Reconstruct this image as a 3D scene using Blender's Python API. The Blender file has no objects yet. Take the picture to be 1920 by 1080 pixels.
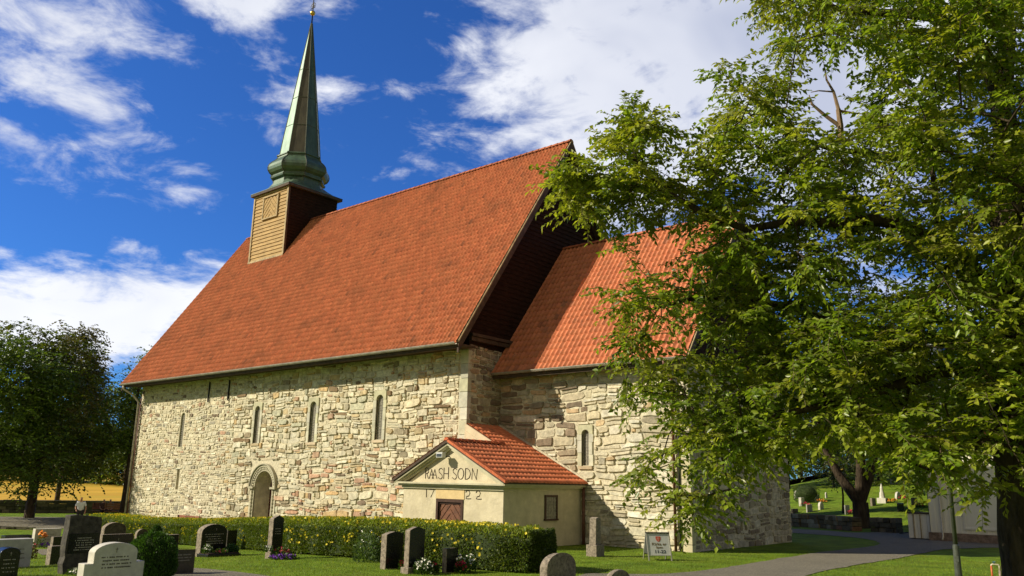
import bpy, bmesh, math, random
import numpy as np
from mathutils import Vector, Matrix, noise as mn
R_ = math.radians
S = bpy.context.scene
COL = S.collection
rng = np.random.default_rng(7)
random.seed(7)

# ------------------------------------------------------------------ camera
CAM = np.array([22.256, -23.628, 2.155]); FPX = 1537.0
YAW, PITCH, ROLL = -0.7042, 0.2321, 0.0213
def _rot():
    cy, sy = math.cos(YAW), math.sin(YAW); cp, sp = math.cos(PITCH), math.sin(PITCH)
    f = np.array([sy*cp, cy*cp, sp]); r = np.array([cy, -sy, 0.]); u = np.cross(r, f)
    cr, sr = math.cos(ROLL), math.sin(ROLL)
    return cr*r+sr*u, -sr*r+cr*u, f
RT, UP, FW = _rot()
cd = bpy.data.cameras.new("camera"); cam = bpy.data.objects.new("camera", cd); COL.objects.link(cam)
cd.sensor_width = 36; cd.lens = FPX/1920*36; cd.clip_end = 3000; cd.clip_start = 0.1
cam.matrix_world = Matrix(((RT[0], UP[0], -FW[0], CAM[0]), (RT[1], UP[1], -FW[1], CAM[1]), (RT[2], UP[2], -FW[2], CAM[2]), (0, 0, 0, 1)))
S.camera = cam

# ------------------------------------------------------------------ light
SUN = Vector((-0.559, -0.632, 0.536)).normalized()
EL = math.asin(SUN.z); 
sd = bpy.data.lights.new("sun", 'SUN'); sun = bpy.data.objects.new("sun", sd); COL.objects.link(sun)
sd.energy = 5.0; sd.angle = R_(0.53); sd.color = (1.0, 0.90, 0.70)
sun.rotation_euler = SUN.to_track_quat('Z', 'Y').to_euler(); sun.location = (-40, -50, 60)
S.view_settings.view_transform = 'Standard'; S.view_settings.look = 'None'
S.view_settings.exposure = 0.3; S.view_settings.gamma = 1.0
S.render.engine = 'CYCLES'

def ray(u, v):
    d = FW + RT*(u-960)/FPX - UP*(v-540)/FPX
    return d/np.linalg.norm(d)

def build_world():
    w = bpy.data.worlds.new("World"); S.world = w; w.use_nodes = True
    nt = w.node_tree; N = nt.nodes; L = nt.links; N.clear()
    def nd(t, **k):
        n = N.new(t)
        for a, b in k.items(): setattr(n, a, b)
        return n
    def m(op, a, b=None, c=None):
        n = nd('ShaderNodeMath', operation=op)
        for i, x in enumerate((a, b, c)):
            if x is None: continue
            if isinstance(x, (int, float)): n.inputs[i].default_value = x
            else: L.new(x, n.inputs[i])
        return n.outputs[0]
    def dot(a, vec):
        n = nd('ShaderNodeVectorMath', operation='DOT_PRODUCT'); L.new(a, n.inputs[0]); n.inputs[1].default_value = vec
        return n.outputs['Value']
    tc = nd('ShaderNodeTexCoord'); D = tc.outputs['Generated']
    sky = nd('ShaderNodeTexSky', sky_type='NISHITA'); sky.sun_disc = False
    sky.sun_elevation = EL; sky.sun_rotation = math.atan2(SUN.x, SUN.y)
    sky.air_density = 1.0; sky.dust_density = 0.4; sky.ozone_density = 3.0
    tint = nd('ShaderNodeMix', data_type='RGBA', blend_type='MULTIPLY'); tint.inputs[0].default_value = 1
    L.new(sky.outputs[0], tint.inputs[6]); tint.inputs[7].default_value = (0.235, 0.56, 1.12, 1)
    # cloud banks: each is a soft patch of sky round one direction, broken up by noise
    # (px, py, half width px, half height px, strength, tilt deg)
    banks = [(120, 60, 190, 110, 1.05, -10), (130, 150, 150, 60, .85, 10), (40, 250, 130, 34, .6, 14), (480, 5, 140, 40, 1.0, 0), (300, 70, 40, 25, .35, 30),
             (610, 170, 100, 34, .75, 0), (750, 165, 80, 26, .65, 0), (445, 160, 60, 40, .35, 0), (370, 320, 70, 20, .4, 15), (340, 370, 80, 30, .3, 0), (430, 410, 50, 14, .2, 0),
             (20, 480, 130, 26, 1.0, 8), (140, 475, 60, 10, .45, 5), (420, 500, 60, 10, .7, 12), (100, 600, 420, 85, 1.4, -2), (430, 570, 230, 60, 1.2, -8), (0, 640, 700, 60, 1.2, 0),
             (885, 90, 46, 40, .95, 20), (940, 20, 90, 40, .7, 0), (1130, 130, 240, 200, 1.4, 0), (1330, 60, 360, 200, 1.6, 0), (1000, 255, 190, 65, .95, -12), (1200, 280, 280, 140, 1.5, 0),
             (1500, 200, 300, 220, 1.7, 0), (1750, 60, 300, 200, 1.2, 0), (870, 290, 110, 40, .55, 0), (1650, 470, 160, 40, .45, 0), (1800, 560, 200, 60, .7, 0)]
    tot = None
    for (px, py, rx, ry, st, tl) in banks:
        c0 = ray(px, py); a = ray(px+rx, py+rx*math.tan(R_(tl)))-c0; b = ray(px, py-ry)-c0
        # tangent frame
        a = a-c0*np.dot(a, c0); b = b-c0*np.dot(b, c0); b = b-a*np.dot(a, b)/np.dot(a, a)
        u = m('SUBTRACT', dot(D, tuple(a/np.dot(a, a))), float(np.dot(a, c0)/np.dot(a, a)))
        v = m('SUBTRACT', dot(D, tuple(b/np.dot(b, b))), float(np.dot(b, c0)/np.dot(b, b)))
        r2 = m('MULTIPLY_ADD', u, u, m('MULTIPLY', v, v))
        f = m('MULTIPLY', m('EXPONENT', m('MULTIPLY', r2, -0.9)), st)
        f = m('MULTIPLY', f, m('GREATER_THAN', dot(D, tuple(c0)), 0.0))
        tot = f if tot is None else m('MAXIMUM', tot, f)
    # generic scattered cloud for the rest of the dome
    sep = nd('ShaderNodeSeparateXYZ'); L.new(D, sep.inputs[0])
    z = m('MAXIMUM', sep.outputs[2], 0.06)
    cx = m('DIVIDE', sep.outputs[0], m('ADD', z, .12)); cyy = m('DIVIDE', sep.outputs[1], m('ADD', z, .12))
    cmb = nd('ShaderNodeCombineXYZ'); L.new(cx, cmb.inputs[0]); L.new(cyy, cmb.inputs[1])
    def noise(vec, sc, det, rough, dist=0.0, off=(0, 0, 0)):
        mp = nd('ShaderNodeMapping'); L.new(vec, mp.inputs[0]); mp.inputs['Location'].default_value = off
        n = nd('ShaderNodeTexNoise'); L.new(mp.outputs[0], n.inputs['Vector'])
        n.inputs['Scale'].default_value = sc; n.inputs['Detail'].default_value = det; n.inputs['Roughness'].default_value = rough; n.inputs['Distortion'].default_value = dist
        return n.outputs['Fac']
    # stretched noise so puffs lie flat
    st = nd('ShaderNodeMapping'); L.new(D, st.inputs[0]); st.inputs['Scale'].default_value = (1, 1, 2.2)
    n1 = noise(st.outputs[0], 11.0, 9, .62, .35)
    n2 = noise(cmb.outputs[0], 3.0, 7, .62, .5, (3.1, 1.7, 0))
    nn = m('ADD', m('MULTIPLY', n1, .62), m('MULTIPLY', n2, .38))
    dens = m('ADD', tot, m('MULTIPLY', m('SUBTRACT', nn, .5), 4.2))
    # behind the camera: ordinary broken cloud
    bk = m('SUBTRACT', .45, m('MULTIPLY', dot(D, tuple(FW)), .9))
    dens = m('MAXIMUM', dens, m('ADD', bk, m('MULTIPLY', m('SUBTRACT', nn, .52), 3.4)))
    mr = nd('ShaderNodeMapRange', interpolation_type='SMOOTHSTEP'); L.new(dens, mr.inputs[0]); mr.inputs[1].default_value = .22; mr.inputs[2].default_value = 1.15
    cov = m('MULTIPLY', mr.outputs[0], .95)
    sh = noise(D, 3.2, 4, .5, .4, (5.3, 2.1, .4))
    mr2 = nd('ShaderNodeMapRange', interpolation_type='SMOOTHSTEP'); L.new(sh, mr2.inputs[0]); mr2.inputs[1].default_value = .40; mr2.inputs[2].default_value = .62
    # grey cloud base high up on the right of the scene
    c0 = ray(1390, 90); g = m('MULTIPLY', m('SUBTRACT', 1.0, dot(D, tuple(c0))), -26.0); g = m('EXPONENT', g)
    shade = m('MINIMUM', m('ADD', m('MULTIPLY', mr2.outputs[0], .42), m('MULTIPLY', g, .55)), 1.0)
    ccol = nd('ShaderNodeMix', data_type='RGBA'); L.new(shade, ccol.inputs[0])
    ccol.inputs[6].default_value = (8.6, 8.7, 9.0, 1); ccol.inputs[7].default_value = (4.2, 4.6, 5.9, 1)
    mx = nd('ShaderNodeMix', data_type='RGBA'); L.new(cov, mx.inputs[0]); L.new(tint.outputs[2], mx.inputs[6]); L.new(ccol.outputs[2], mx.inputs[7])
    # added tint dimming and warming all sky behind the view, to shape fill light
    bq = nd('ShaderNodeMapRange'); L.new(dot(D, tuple(FW)), bq.inputs[0]); bq.inputs[1].default_value = -.1; bq.inputs[2].default_value = .35
    mb_ = nd('ShaderNodeMix', data_type='RGBA'); L.new(bq.outputs[0], mb_.inputs[0]); mb_.inputs[6].default_value = (.52, .45, .34, 1); mb_.inputs[7].default_value = (1, 1, 1, 1)
    mm_ = nd('ShaderNodeMix', data_type='RGBA', blend_type='MULTIPLY'); mm_.inputs[0].default_value = 1; L.new(mx.outputs[2], mm_.inputs[6]); L.new(mb_.outputs[2], mm_.inputs[7]); mx = mm_
    bg = nd('ShaderNodeBackground'); bg.inputs[1].default_value = 0.1; L.new(mx.outputs[2], bg.inputs[0])
    out = nd('ShaderNodeOutputWorld'); L.new(bg.outputs[0], out.inputs[0])
build_world()

# ------------------------------------------------------------------ terrain + ray helpers
def sst(a, b, x):
    t = min(max((x-a)/(b-a), 0), 1); return t*t*(3-2*t)
def hgt(x, y):
    z = -0.9*sst(6, -18, x)
    t = max(0.0, y-24); hill = 0.105*t*t/(t+6) if t > 0 else 0.0
    hill = min(hill, 22)
    z += hill*sst(-30, -8, x)
    if x < -50: z += min(3.2, (-50-x)*0.018)
    return z
def on_z(u, v, z):
    d = ray(u, v); return CAM+d*((z-CAM[2])/d[2])
def on_x(u, v, X):
    d = ray(u, v); return CAM+d*((X-CAM[0])/d[0])
def on_y(u, v, Y):
    d = ray(u, v); return CAM+d*((Y-CAM[1])/d[1])
def at_d(u, v, dist):
    d = ray(u, v); return CAM+d*(dist/math.hypot(d[0], d[1]))
def gnd(u, v):
    d = ray(u, v); t = 4.0; prev = t
    while t < 900:
        p = CAM+d*t
        if p[2] < hgt(p[0], p[1]): break
        prev = t; t += 0.3
    lo, hi = prev, t
    for _ in range(18):
        mid = (lo+hi)/2; p = CAM+d*mid
        if p[2] < hgt(p[0], p[1]): hi = mid
        else: lo = mid
    return CAM+d*hi

# ------------------------------------------------------------------ materials
def mat(name, base=(.5, .5, .5), rough=.8, metal=0.0, var=0.25, scale=6.0, bump=0.15, bscale=30.0, col2=None, attr=False, spec=.3, trans=0.0, stretch=None, detail=6, var_lo=.35, var_hi=.65, bdist=.02, coords='Object'):
    m = bpy.data.materials.new(name); m.use_nodes = True
    nt = m.node_tree; N = nt.nodes; L = nt.links
    b = N['Principled BSDF']; b.inputs['Roughness'].default_value = rough; b.inputs['Metallic'].default_value = metal
    b.inputs['Specular IOR Level'].default_value = spec
    tc = N.new('ShaderNodeTexCoord'); vec = tc.outputs[coords]
    if stretch:
        mp = N.new('ShaderNodeMapping'); L.new(vec, mp.inputs[0]); mp.inputs['Scale'].default_value = stretch; vec = mp.outputs[0]
    n1 = N.new('ShaderNodeTexNoise'); L.new(vec, n1.inputs['Vector']); n1.inputs['Scale'].default_value = scale; n1.inputs['Detail'].default_value = detail; n1.inputs['Roughness'].default_value = .65
    mr = N.new('ShaderNodeMapRange'); L.new(n1.outputs['Fac'], mr.inputs[0]); mr.inputs[1].default_value = var_lo; mr.inputs[2].default_value = var_hi
    mx = N.new('ShaderNodeMix'); mx.data_type = 'RGBA'
    L.new(mr.outputs[0], mx.inputs[0])
    if attr:
        at = N.new('ShaderNodeAttribute'); at.attribute_name = 'Col'
        a = N.new('ShaderNodeMix'); a.data_type = 'RGBA'; a.blend_type = 'MULTIPLY'; a.inputs[0].default_value = 1
        L.new(at.outputs['Color'], a.inputs[6]); a.inputs[7].default_value = tuple(c*(1-var) for c in (1, 1, 1))+(1,)
        L.new(a.outputs[2], mx.inputs[6])
        a2 = N.new('ShaderNodeMix'); a2.data_type = 'RGBA'; a2.blend_type = 'MULTIPLY'; a2.inputs[0].default_value = 1
        L.new(at.outputs['Color'], a2.inputs[6]); a2.inputs[7].default_value = (1+var*.6, 1+var*.6, 1+var*.6, 1)
        if col2: a2.inputs[7].default_value = (*col2, 1)
        L.new(a2.outputs[2], mx.inputs[7])
    else:
        mx.inputs[6].default_value = (*[c*(1-var) for c in base], 1)
        mx.inputs[7].default_value = (*(col2 if col2 else [min(1, c*(1+var)) for c in base]), 1)
    L.new(mx.outputs[2], b.inputs['Base Color'])
    if bump:
        n2 = N.new('ShaderNodeTexNoise'); L.new(vec, n2.inputs['Vector']); n2.inputs['Scale'].default_value = bscale; n2.inputs['Detail'].default_value = 5
        bp = N.new('ShaderNodeBump'); bp.inputs['Strength'].default_value = bump; bp.inputs['Distance'].default_value = bdist
        L.new(n2.outputs['Fac'], bp.inputs['Height']); L.new(bp.outputs[0], b.inputs['Normal'])
    if trans > 0:
        tr = N.new('ShaderNodeBsdfTranslucent'); ad = N.new('ShaderNodeMixShader'); ad.inputs[0].default_value = trans
        hs = N.new('ShaderNodeMix'); hs.data_type = 'RGBA'; hs.blend_type = 'MULTIPLY'; hs.inputs[0].default_value = 1
        L.new(mx.outputs[2], hs.inputs[6]); hs.inputs[7].default_value = (1.5, 1.5, .55, 1)
        L.new(hs.outputs[2], tr.inputs[0]); L.new(b.outputs[0], ad.inputs[1]); L.new(tr.outputs[0], ad.inputs[2])
        L.new(ad.outputs[0], N['Material Output'].inputs[0])
    return m

def add_layer(m, color, scale, lo, hi, stretch=None, mode='MIX', fac=1.0, detail=5, off=0.0):
    """a second, real patch pattern (stain, moss, wear) over the base colour"""
    nt = m.node_tree; N = nt.nodes; L = nt.links; b = N['Principled BSDF']
    src = b.inputs['Base Color'].links[0].from_socket
    tc = N.new('ShaderNodeTexCoord'); mp = N.new('ShaderNodeMapping'); L.new(tc.outputs['Object'], mp.inputs[0])
    mp.inputs['Scale'].default_value = stretch or (1, 1, 1); mp.inputs['Location'].default_value = (off, off*.7, off*.3)
    n = N.new('ShaderNodeTexNoise'); L.new(mp.outputs[0], n.inputs['Vector']); n.inputs['Scale'].default_value = scale; n.inputs['Detail'].default_value = detail; n.inputs['Roughness'].default_value = .7
    mr = N.new('ShaderNodeMapRange'); L.new(n.outputs['Fac'], mr.inputs[0]); mr.inputs[1].default_value = lo; mr.inputs[2].default_value = hi; mr.inputs[4].default_value = fac
    mx = N.new('ShaderNodeMix'); mx.data_type = 'RGBA'; mx.blend_type = mode
    L.new(mr.outputs[0], mx.inputs[0]); L.new(src, mx.inputs[6]); mx.inputs[7].default_value = (*color, 1)
    L.new(mx.outputs[2], b.inputs['Base Color'])

M = {}
M['stone'] = mat('masonry stone', attr=True, var=.32, scale=5, bump=.6, bscale=16, rough=.92, spec=.15, bdist=.03)
add_layer(M['stone'], (.20, .16, .10), 2.2, .56, .80, fac=.6)
M['mortar'] = mat('lime mortar', (.56, .51, .37), .95, var=.25, scale=9, bump=.5, bscale=22, spec=.1)
M['tile'] = mat('clay pantile', attr=True, var=.22, scale=9, bump=.2, bscale=50, rough=.78, spec=.25)
add_layer(M['tile'], (.07, .045, .03), .55, .50, .74, stretch=(1, 1, 1), fac=.42, detail=8)
add_layer(M['tile'], (.09, .07, .05), 6.0, .60, .78, fac=.5, off=4)
M['tilep'] = mat('newer clay pantile', attr=True, var=.15, scale=9, bump=.15, bscale=50, rough=.72, spec=.3)
add_layer(M['tilep'], (.12, .08, .055), 1.3, .60, .72, fac=.6, off=2)
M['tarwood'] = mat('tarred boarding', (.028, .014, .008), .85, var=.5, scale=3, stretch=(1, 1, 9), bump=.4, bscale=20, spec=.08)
M['wood'] = mat('weathered pine cladding', (.40, .26, .10), .75, var=.35, scale=2.2, stretch=(1, 1, 12), bump=.4, bscale=25)
M['woodtrim'] = mat('weathered trim board', (.40, .31, .17), .75, var=.3, scale=3, bump=.3)
M['eavewood'] = mat('dark eaves wood', (.075, .05, .032), .75, var=.35, scale=4, bump=.3)
M['gutter'] = mat('weathered zinc', (.33, .31, .25), .5, metal=.35, var=.25, scale=5, bump=.1)
M['pipe'] = mat('red brown painted pipe', (.16, .07, .045), .5, var=.25, scale=8, bump=.1)
M['pipelight'] = mat('worn white painted pipe', (.45, .40, .33), .5, var=.3, scale=4, bump=.1)
M['copper'] = mat('patinated copper', attr=True, var=.35, scale=2.6, stretch=(1, 1, .35), bump=.15, bscale=14, rough=.48, spec=.5, metal=.15)
add_layer(M['copper'], (.05, .04, .03), 3.0, .55, .72, stretch=(1, 1, .25), fac=.55)
M['seam'] = mat('copper seam', (.10, .11, .08), .5, metal=.2, var=.3)
M['gold'] = mat('gilded copper', (.75, .50, .14), .28, metal=1.0, var=.15, bump=.05)
M['iron'] = mat('wrought iron', (.025, .022, .02), .6, metal=.4, var=.3)
M['plaster'] = mat('cream lime plaster', (.60, .53, .37), .9, var=.12, scale=2.2, bump=.55, bscale=9, spec=.12, bdist=.02)
add_layer(M['plaster'], (.36, .30, .18), .9, .46, .74, fac=.55, detail=9)
add_layer(M['plaster'], (.28, .22, .13), 3.0, .60, .75, stretch=(1, 1, .3), fac=.45, detail=8, off=3)
M['plasterwarm'] = mat('warm cream plaster', (.62, .47, .24), .9, var=.1, scale=3, bump=.4, bscale=9)
M['cornice'] = mat('painted stone cornice', (.52, .48, .33), .8, var=.14, scale=3, bump=.2)
M['dressed'] = mat('dressed grey green soapstone', attr=True, var=.18, scale=4, bump=.35, bscale=20, rough=.88, spec=.15)
M['reveal'] = mat('portal reveal stone', (.52, .47, .35), .9, var=.25, scale=3, bump=.4, bscale=12)
M['redpaint'] = mat('dark red door paint', (.11, .025, .018), .6, var=.3, scale=4, stretch=(1, 6, 1))
M['doorwood'] = mat('oiled brown door wood', (.155, .062, .028), .5, var=.3, scale=5, bump=.2, spec=.4)
M['doorframe'] = mat('dark brown frame wood', (.065, .03, .017), .55, var=.3, scale=5)
M['glass'] = mat('old window glass', (.24, .22, .17), .45, var=.5, scale=14, bump=.25, bscale=12, spec=.4)
M['lead'] = mat('window lead', (.30, .28, .22), .6, var=.2)
M['letters'] = mat('inscription iron', (.055, .035, .022), .7, var=.2)
M['lampwhite'] = mat('white lamp housing', (.70, .70, .68), .4, var=.05, bump=0)
M['lampglass'] = mat('lamp glass', (.06, .07, .08), .2, var=.2, bump=0, spec=.6)
M['grass'] = mat('lawn grass', (.15, .235, .016), .85, var=.42, scale=1.1, bump=.9, bscale=70, spec=.12, detail=10, bdist=.05)
add_layer(M['grass'], (.27, .28, .03), .35, .46, .72, fac=.6, detail=9)
add_layer(M['grass'], (.09, .155, .02), .9, .50, .70, fac=.5, detail=9, off=6)
add_layer(M['grass'], (.05, .10, .010), 26, .50, .78, fac=.65, detail=6)
M['blade'] = mat('grass blades', attr=True, var=.2, scale=3, bump=0, trans=.35, rough=.6)
M['gravel'] = mat('fine grey gravel', (.215, .195, .145), .95, var=.35, scale=22, bump=1.0, bscale=60, spec=.1, detail=12, bdist=.03)
add_layer(M['gravel'], (.12, .11, .08), .8, .48, .75, fac=.5, detail=9)
M['pebble'] = mat('pebbles', attr=True, var=.2, scale=8, bump=0)
M['crop'] = mat('ripe barley', (.56, .34, .05), .9, var=.2, scale=.25, stretch=(1, .25, 1), bump=.5, bscale=6, spec=.05, detail=10)
add_layer(M['crop'], (.42, .36, .05), .05, .48, .66, stretch=(1, .3, 1), fac=.8)
M['bark'] = mat('tree bark', (.060, .045, .030), .95, var=.5, scale=6, stretch=(1, 1, .3), bump=1.0, bscale=14, spec=.1, bdist=.05)
add_layer(M['bark'], (.11, .10, .06), 3, .55, .75, fac=.6)
M['leafnear'] = mat('elm leaves', attr=True, var=.22, scale=2, bump=0, trans=.45, rough=.36, spec=.45)
M['leaffar'] = mat('tree leaves', attr=True, var=.2, scale=1, bump=0, trans=.28, rough=.5, spec=.3)
M['hedge'] = mat('hedge leaves', attr=True, var=.2, scale=3, bump=0, trans=.3, rough=.55)
M['hedgecore'] = mat('hedge inner twigs', (.030, .045, .012), .95, var=.5, scale=8, bump=.8, bscale=18)
M['yellow'] = mat('yellow petals', (.85, .70, .05), .6, var=.15, bump=0, trans=.2)
M['whitepetal'] = mat('white petals', (.80, .78, .66), .6, var=.1, bump=0)
M['redpetal'] = mat('red petals', (.42, .025, .05), .6, var=.3, bump=0)
M['purplepetal'] = mat('purple petals', (.12, .02, .28), .6, var=.3, bump=0)
M['orangepetal'] = mat('orange petals', (.75, .26, .02), .6, var=.2, bump=0)
M['granite'] = mat('rough grey brown granite', (.24, .20, .15), .9, var=.45, scale=14, bump=.6, bscale=30)
M['granitedark'] = mat('dark weathered granite', (.062, .055, .042), .85, var=.5, scale=9, bump=.5, bscale=25)
add_layer(M['granitedark'], (.16, .15, .09), 7, .58, .72, fac=.5)
M['polished'] = mat('polished black granite', (.014, .013, .012), .22, var=.4, scale=20, bump=.05, spec=.5)
M['polishedbrown'] = mat('polished brown granite', (.060, .045, .034), .3, var=.4, scale=30, bump=.05, spec=.5)
M['marble'] = mat('pale grey marble', (.56, .53, .44), .6, var=.14, scale=5, bump=.15)
M['slab'] = mat('pale grey slab', (.42, .41, .37), .7, var=.16, scale=6, bump=.2)
M['engraved'] = mat('engraved letters', (.10, .09, .07), .8, var=.1, bump=0)
M['engravedlight'] = mat('pale engraved letters', (.33, .31, .25), .7, var=.1, bump=0)
M['soil'] = mat('garden soil', (.045, .032, .022), .95, var=.4, scale=12, bump=.8)
M['whiteboard'] = mat('white painted boards', (.84, .80, .66), .6, var=.08, scale=3, stretch=(1, 1, .2), bump=.15)
M['shedbase'] = mat('stone foundation', (.24, .17, .12), .9, var=.45, scale=5, bump=.7)
M['post'] = mat('grey green painted steel', (.085, .095, .075), .4, metal=.3, var=.3, scale=7, bump=.05)
M['rust'] = mat('orange red painted pipe', (.50, .12, .04), .5, var=.25, scale=12)
M['pvc'] = mat('pale metal pipe', (.62, .56, .40), .45, var=.15, scale=10)
M['benchwood'] = mat('red brown bench planks', (.24, .09, .05), .6, var=.3, scale=5)
M['benchpale'] = mat('tan bench planks', (.30, .15, .06), .6, var=.3, scale=5)
M['darkmetal'] = mat('dark metal', (.04, .04, .04), .5, metal=.5, var=.2)
M['signframe'] = mat('aluminium frame', (.55, .53, .45), .4, metal=.5, var=.1, bump=0)
M['signface'] = mat('printed sign sheet', (.66, .66, .62), .5, var=.04, bump=0)
M['signback'] = mat('sign reverse', (.05, .055, .045), .6, var=.2, bump=0)
M['signtext'] = mat('sign print', (.05, .06, .08), .6, var=.05, bump=0)
M['signtextbrown'] = mat('brown sign print', (.20, .15, .08), .6, var=.05, bump=0)
M['signred'] = mat('red shield print', (.62, .10, .06), .6, var=.05, bump=0)
M['skin'] = mat('skin', (.45, .24, .15), .6, var=.08, bump=0)
M['hair'] = mat('grey brown hair', (.10, .07, .05), .8, var=.3)
M['shirtwhite'] = mat('white shirt cloth', (.68, .68, .72), .85, var=.08)
M['shirtteal'] = mat('teal shirt cloth', (.12, .32, .30), .85, var=.1)
M['shirtdark'] = mat('dark patterned cloth', (.09, .05, .045), .85, var=.9, scale=25, bump=0)
M['trousers'] = mat('dark trouser cloth', (.035, .03, .035), .85, var=.2)

# ------------------------------------------------------------------ object helpers
def link(o, parent=None):
    COL.objects.link(o)
    if parent is not None: o.parent = parent
    return o
def tag(o, label=None, cat=None, group=None, kind=None):
    if label: o['label'] = label
    if cat: o['category'] = cat
    if group: o['group'] = group
    if kind: o['kind'] = kind
    return o
def thing(name, label, cat, loc=(0, 0, 0), group=None):
    o = bpy.data.objects.new(name, None); o.location = loc; o.empty_display_size = .3; COL.objects.link(o)
    return tag(o, label, cat, group)

class MB:
    """collects geometry in world coordinates, builds ONE mesh object"""
    def __init__(s): s.v = []; s.f = []; s.c = []
    def face(s, pts, col=None):
        n = len(s.v); s.v += [tuple(p) for p in pts]; s.f.append(tuple(range(n, n+len(pts)))); s.c.append(col); return s
    def box(s, x0, x1, y0, y1, z0, z1, col=None):
        P = [(x0, y0, z0), (x1, y0, z0), (x1, y1, z0), (x0, y1, z0), (x0, y0, z1), (x1, y0, z1), (x1, y1, z1), (x0, y1, z1)]
        n = len(s.v); s.v += P
        for f in ((3, 2, 1, 0), (4, 5, 6, 7), (0, 1, 5, 4), (1, 2, 6, 5), (2, 3, 7, 6), (3, 0, 4, 7)): s.f.append(tuple(n+i for i in f)); s.c.append(col)
        return s
    def prism(s, poly, axis, a, b, col=None):
        """poly in the other two axes (ascending order of axes), extruded along axis from a to b"""
        def P(p, t):
            if axis == 0: return (t, p[0], p[1])
            if axis == 1: return (p[0], t, p[1])
            return (p[0], p[1], t)
        n = len(s.v); k = len(poly); s.v += [P(p, a) for p in poly]+[P(p, b) for p in poly]
        s.f.append(tuple(range(n, n+k))); s.c.append(col); s.f.append(tuple(range(n+2*k-1, n+k-1, -1))); s.c.append(col)
        for i in range(k):
            j = (i+1) % k; s.f.append((n+j, n+i, n+k+i, n+k+j)); s.c.append(col)
        return s
    def tube(s, pts, rad, sides=8, cap=True, col=None):
        pts = [Vector(p) for p in pts]; rad = rad if hasattr(rad, '__len__') else [rad]*len(pts)
        n0 = len(s.v); ref = None
        for i, p in enumerate(pts):
            t = (pts[min(i+1, len(pts)-1)]-pts[max(i-1, 0)]).normalized()
            if ref is None: ref = Vector((0, 0, 1)) if abs(t.z) < .9 else Vector((1, 0, 0))
            a = t.cross(ref)
            if a.length < 1e-5: a = t.cross(Vector((0, 1, 0)))
            a.normalize(); b = t.cross(a).normalized(); ref = b.cross(t) if False else ref
            for k in range(sides):
                w = 2*math.pi*k/sides; s.v.append(tuple(p+(a*math.cos(w)+b*math.sin(w))*rad[i]))
        for i in range(len(pts)-1):
            for k in range(sides):
                q = n0+i*sides; k2 = (k+1) % sides
                s.f.append((q+k, q+k2, q+sides+k2, q+sides+k)); s.c.append(col)
        if cap:
            s.f.append(tuple(n0+k for k in reversed(range(sides)))); s.c.append(col)
            q = n0+(len(pts)-1)*sides; s.f.append(tuple(q+k for k in range(sides))); s.c.append(col)
        return s
    def obj(s, name, m, parent=None, bevel=0, smooth=False):
        me = bpy.data.meshes.new(name); org = Vector(parent.matrix_world.translation) if parent is not None and False else Vector((0, 0, 0))
        me.from_pydata(s.v, [], s.f)
        if any(c is not None for c in s.c):
            at = me.color_attributes.new('Col', 'FLOAT_COLOR', 'CORNER')
            buf = []
            for f, c in zip(s.f, s.c):
                c = c or (.5, .5, .5); buf += [c[0], c[1], c[2], 1.0]*len(f)
            at.data.foreach_set('color', buf)
        me.validate(clean_customdata=False)
        if bevel:
            bm = bmesh.new(); bm.from_mesh(me); bmesh.ops.remove_doubles(bm, verts=bm.verts, dist=1e-5); bmesh.ops.recalc_face_normals(bm, faces=bm.faces)
            bmesh.ops.bevel(bm, geom=[e for e in bm.edges if e.calc_face_angle(0) > .5], offset=bevel, segments=2, affect='EDGES', profile=.6); bm.to_mesh(me); bm.free()
        else:
            bm = bmesh.new(); bm.from_mesh(me); bmesh.ops.recalc_face_normals(bm, faces=bm.faces); bm.to_mesh(me); bm.free()
        if smooth: me.polygons.foreach_set('use_smooth', [True]*len(me.polygons))
        me.materials.append(m)
        o = bpy.data.objects.new(name, me); COL.objects.link(o)
        if parent is not None: setp(o, parent)
        return o
def setp(o, parent):
    """parent while keeping the geometry where it was built in world space"""
    o.parent = parent; base = Vector((0, 0, 0)); q = parent
    while q is not None: base += q.location; q = q.parent
    o.data.transform(Matrix.Translation(-base))
    return o
def npmesh(name, V, F, m, parent=None, C=None, smooth=False, k=None):
    """V (n,3), F (m,k) arrays, C per-vertex colours (n,3)"""
    V = np.asarray(V, dtype=np.float32); F = np.asarray(F, dtype=np.int32); k = F.shape[1]
    me = bpy.data.meshes.new(name); me.vertices.add(len(V)); me.vertices.foreach_set('co', V.ravel())
    me.loops.add(F.size); me.loops.foreach_set('vertex_index', F.ravel())
    me.polygons.add(len(F)); me.polygons.foreach_set('loop_start', np.arange(0, F.size, k, dtype=np.int32))
    try: me.polygons.foreach_set('loop_total', np.full(len(F), k, dtype=np.int32))
    except Exception: pass
    if C is not None:
        at = me.color_attributes.new('Col', 'FLOAT_COLOR', 'POINT')
        at.data.foreach_set('color', np.hstack([C, np.ones((len(C), 1))]).astype(np.float32).ravel())
    me.update(calc_edges=True)
    if smooth: me.polygons.foreach_set('use_smooth', [True]*len(me.polygons))
    me.materials.append(m); o = bpy.data.objects.new(name, me); COL.objects.link(o)
    if parent is not None: setp(o, parent)
    return o

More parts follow.
